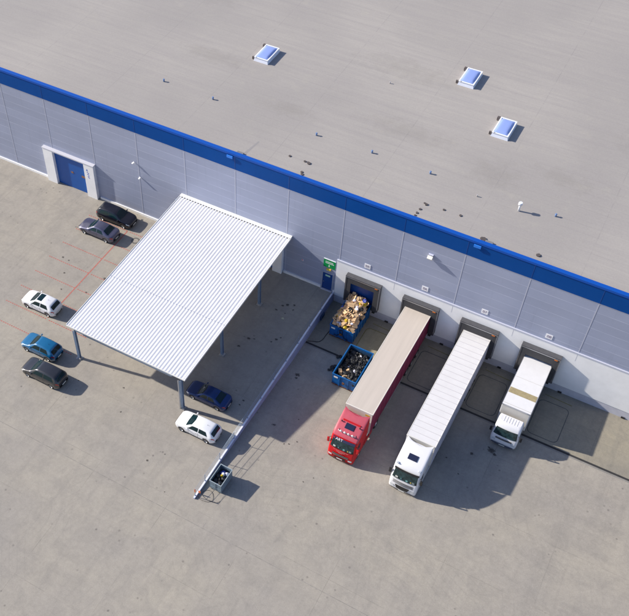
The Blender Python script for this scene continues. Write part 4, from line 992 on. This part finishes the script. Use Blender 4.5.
def bag_mesh(name, m, seed, amp=.35):
    random.seed(seed); bm = bmesh.new(); bmesh.ops.create_icosphere(bm, subdivisions=2, radius=1.0)
    off = [Vector((random.uniform(-1, 1), random.uniform(-1, 1), random.uniform(-1, 1))).normalized() for _ in range(9)]
    for v in bm.verts:
        d = v.co.normalized(); q = 1 + sum(amp * .35 * math.sin(3 * d.dot(o) * 2 + i) for i, o in enumerate(off)) / 3 + random.uniform(-.09, .09)
        v.co = d * q; v.co.z *= .75
    me = bpy.data.meshes.new(name); bm.to_mesh(me); bm.free(); me.materials.append(m); return me
def carton_mesh(kind):
    b = MB()
    if kind == 0: b.box(-.5, .5, -.36, .36, -.25, .25); b.box(-.5, .5, -.02, .02, .2505, .256, mi=1)
    elif kind == 1:
        t = .02; b.box(-.5, .5, -.36, -.36 + t, -.25, .25); b.box(-.5, .5, .36 - t, .36, -.25, .25); b.box(-.5, -.5 + t, -.34, .34, -.25, .25); b.box(.5 - t, .5, -.34, .34, -.25, .25); b.box(-.48, .48, -.34, .34, -.25, -.23)
        for sg, ang in ((-1, 40), (1, -55)): b.box(-.48, .48, 0, .32 * 1, -.008, .008, M=Matrix.Translation((0, .36 * sg, .25)) @ Matrix.Rotation(R(ang if sg > 0 else 180 - ang), 4, 'X'))
        b.box(0, .34, -.34, .34, -.008, .008, M=Matrix.Translation((.5, 0, .25)) @ Matrix.Rotation(R(-35), 4, 'Y'))
    else:
        b.box(-.7, 0, -.45, .45, -.015, .015, M=Matrix.Rotation(R(14), 4, 'Y')); b.box(0, .6, -.45, .45, -.015, .015, M=Matrix.Rotation(R(10), 4, 'Y')); b.box(-.2, .25, .45, .75, -.012, .012, M=Matrix.Rotation(R(12), 4, 'X'))
    me_o = b.build('carton', [M_cardb, mat('packing_tape', (0.55, 0.42, 0.25), 0.4)])
    me = me_o.data; bpy.data.objects.remove(me_o); return me
cartons = [carton_mesh(k) for k in range(3)]
bags_b = [bag_mesh('black_bag', M_bag, s) for s in (1, 2, 3)]; bags_y = [bag_mesh('yellow_bag', M_ybag, s) for s in (4, 5)]
bags_w = [bag_mesh('white_bag', M_wbag, s) for s in (6, 7)]; bags_u = [bag_mesh('blue_bag', M_bbag, s) for s in (8,)]
def drop(me, name, loc, rot, sc, label, cat, group):
    o = bpy.data.objects.new(name, me); COL.objects.link(o); o.location = loc; o.rotation_euler = rot; o.scale = sc; return tag(o, label, cat, group)
random.seed(21)
def heap(name, x0, x1, y0, y1, z, h, m, label, cat):          # the mass of rubbish below the loose pieces
    b = MB(); n = 14; rows = []
    for i in range(n + 1):
        u = i / n; row = []
        for j in range(n + 1):
            v = j / n; e = min(1, 6 * min(u, 1 - u, v, 1 - v)); row.append((x0 + (x1 - x0) * v, y0 + (y1 - y0) * u, z + h * e * (.75 + .35 * random.random())))
        rows.append(row)
    b.grid(rows, smooth=False); return tag(b.build(name, m), label, cat, kind='stuff')
heap('rubbish', 3.36, 5.66, -4.32, -.40, 0.0, .55, mat('mixed_rubbish', (0.20, 0.13, 0.08), 0.9, var=0.5, vscale=6), 'packed cardboard scraps filling the blue skip under the dock shelter', 'rubbish')
heap('rubbish', 6.22, 8.38, -9.65, -5.85, -.35, .25, mat('dark_rubbish', (0.02, 0.02, 0.025), 0.6, var=0.6, vscale=6), 'packed dark rubbish filling the skip beside the red trailer', 'rubbish')
def PL(x, y, x0, y0):          # where in a skip something lies
    return ('at the near end', 'before the middle', 'beyond the middle', 'at the wall end')[min(3, int((y - y0) / 1.03))] + ', ' + ('left side', 'centre', 'right side')[min(2, int((x - x0) / .83))] + ','
for iy in range(15):
    for ix in range(9):
        x = 3.46 + 2.1 * (ix + .5 + random.uniform(-.4, .4)) / 9; y = -4.25 + 3.85 * (iy + .5 + random.uniform(-.45, .45)) / 15
        e = min(1, 2.2 * min(x - 3.27, 5.75 - x, (y + 4.42) * .8)); z = .38 + .66 * e * (.7 + .3 * (y + 4.4) / 4) + random.uniform(-.06, .14)
        if y < -3.9: z = min(z, .62)
        r = random.random(); rot = (random.uniform(-.4, .4), random.uniform(-.4, .4), random.uniform(0, 6.28))
        yel = (y > -1.55 and x > 4.3)
        if r < (.42 if yel else .035):
            s = random.uniform(.17, .27); drop(random.choice(bags_y), 'yellow_bag', (x, y, z), rot, (s, s, s), 'yellow plastic bag ' + PL(x, y, 3.27, -4.42) + ' of the cardboard skip', 'bag', 'yellow bags in the cardboard skip')
        elif r < (.52 if yel else .14):
            s = random.uniform(.08, .17); drop(random.choice(bags_w), 'white_bag', (x, y, z + .08), rot, (s, s * 1.2, s), 'crumpled white plastic ' + PL(x, y, 3.27, -4.42) + ' of the cardboard skip', 'bag', 'white plastic in the cardboard skip')
        elif r < (.60 if yel else .24):
            s = random.uniform(.12, .26); drop(bags_u[0] if random.random() < .5 else bags_b[0], 'dark_bag', (x, y, z), rot, (s, s * 1.3, s), 'dark plastic bag ' + PL(x, y, 3.27, -4.42) + ' of the cardboard skip', 'bag', 'dark bags in the cardboard skip')
        else:
            s = random.uniform(.32, .64); k = random.choice((0, 0, 0, 0, 1, 1, 2)); drop(cartons[k], 'cardboard_box', (x, y, z), rot, (s, s * random.uniform(.7, 1.1), s * random.uniform(.6, 1.0)),
                ('closed', 'open', 'flattened')[k] + ' brown cardboard box ' + PL(x, y, 3.27, -4.42) + ' of the cardboard skip', 'box', 'cardboard boxes heaped in the skip')
for iy in range(14):
    for ix in range(9):
        x = 6.32 + 1.98 * (ix + .5 + random.uniform(-.4, .4)) / 9; y = -9.55 + 3.6 * (iy + .5 + random.uniform(-.4, .4)) / 14; z = -.08 + random.uniform(-.1, .16)
        rot = (random.uniform(-.6, .6), random.uniform(-.6, .6), random.uniform(0, 6.28)); r = random.random(); s = random.uniform(.09, .24)
        if r < .09: drop(random.choice(bags_w), 'white_bag', (x, y, z + .1), rot, (s * .6, s * .9, s * .6), 'pale plastic scrap ' + PL(x, y, 6.12, -9.75) + ' of the skip of black bags', 'bag', 'pale scraps in the black bag skip')
        elif y < -8.2 and r < .28: drop(cartons[0], 'cardboard_box', (x, y, z + .12), rot, (.42, .38, .4), 'tan box ' + PL(x, y, 6.12, -9.75) + ' of the skip of black bags', 'box', 'tan boxes in the black bag skip')
        else: drop(random.choice(bags_b), 'black_bag', (x, y, z), rot, (s, s * random.uniform(.7, 1.6), s * .9), 'black bag ' + PL(x, y, 6.12, -9.75) + ' of the skip by the red trailer', 'bag', 'black bags in the skip')
# bags spilled beside the second skip
for i, (x, y, s) in enumerate(((5.25, -6.55, .17), (5.45, -6.35, .14), (5.55, -7.75, .2), (5.35, -8.0, .22), (5.6, -8.25, .2), (5.2, -8.4, .13), (5.75, -7.95, .16))):
    drop(bags_b[i % 3], 'black_bag', (x, y, yard_z(y) + s * .55), (0, 0, i), (s, s * 1.2, s * .7), 'black rubbish bag spilled on the ground left of the second skip', 'bag', 'black bags spilled on the ground')
# small litter
drop(cartons[2], 'litter', (-1.28, -5.73, .03), (0, 0, .4), (.2, .2, .2), 'small pale scrap lying on the shaded ground right of the canopy', 'litter', None).data = (lambda me: (me.materials.clear(), me.materials.append(mat('pale_scrap', (0.6, 0.58, 0.4), 0.8)), me)[2])(cartons[2].copy())

# small tipping container
tc_ = empty('tipping_container', (2.75, -24.75, yard_z(-24.75)), R(-1), 'small grey blue steel container of rubbish beside the wall\'s end', 'container')
M_cont = mat('container_grey_blue', (0.20, 0.27, 0.33), 0.45, 0.2, var=0.2, vscale=3)
hx, hy, h = .57, .93, 1.28; t = .03
b = MB(); b.box(-hx, hx, -hy, -hy + t, .2, h); b.box(-hx, hx, hy - t, hy, .2, h); b.box(-hx, -hx + t, -hy + t, hy - t, .2, h); b.box(hx - t, hx, -hy + t, hy - t, .2, h); b.box(-hx, hx, -hy, hy, .16, .199); b.build('tub', M_cont, tc_)
b = MB(); b.box(-hx - .03, hx + .03, -hy - .03, -hy + .03, h + .001, h + .05); b.box(-hx - .03, hx + .03, hy - .03, hy + .03, h + .001, h + .05); b.box(-hx - .03, -hx + .03, -hy + .031, hy - .031, h + .001, h + .05); b.box(hx - .03, hx + .03, -hy + .031, hy - .031, h + .001, h + .05); b.build('rim', mat('rim_grey', (0.32, 0.38, 0.42), 0.4), tc_)
part('rib', M_cont, tc_, (-.04, .04, -hy - .04, -hy - .001, .2, h), (-hx, hx, -hy - .035, -hy - .001, .55, .62))
part('fork_pocket', M_trim, tc_, (-hx + .12, -hx + .3, -hy, hy, .04, .158), (hx - .3, hx - .12, -hy, hy, .04, .158))
zc = yard_z(-24.75)
for i, (x, y, z, s, kd) in enumerate(((2.5, -25.2, .85, .27, 'k'), (2.95, -25.25, .82, .26, 'k'), (2.5, -24.7, .9, .27, 'k'), (3.0, -24.75, .86, .24, 'k'), (2.6, -24.2, .82, .25, 'u'), (2.75, -24.45, .98, .2, 'w'), (3.05, -24.25, .95, .2, 'w'),
                                     (2.78, -24.62, 1.06, .14, 'y'), (2.75, -25.0, .9, .18, 'k'), (2.85, -25.45, .8, .14, 'w'))):
    me = {'k': bags_b[i % 3], 'u': bags_u[0], 'w': bags_w[i % 2], 'y': bags_y[0]}[kd]; nm = {'k': 'black', 'u': 'blue', 'w': 'white', 'y': 'yellow'}[kd]
    drop(me, nm + '_bag', (x, y, z + zc), (0.2 * i, .3, i), (s, s * 1.1, s * .9), nm + ' bag of rubbish in the small grey container by the wall\'s end', 'bag', nm + ' bags in the small container')

# ------------------------------------------------------------------ render settings
scene.render.engine = 'CYCLES'
scene.render.film_transparent = False
scene.cycles.caustics_reflective = False
scene.cycles.caustics_refractive = False
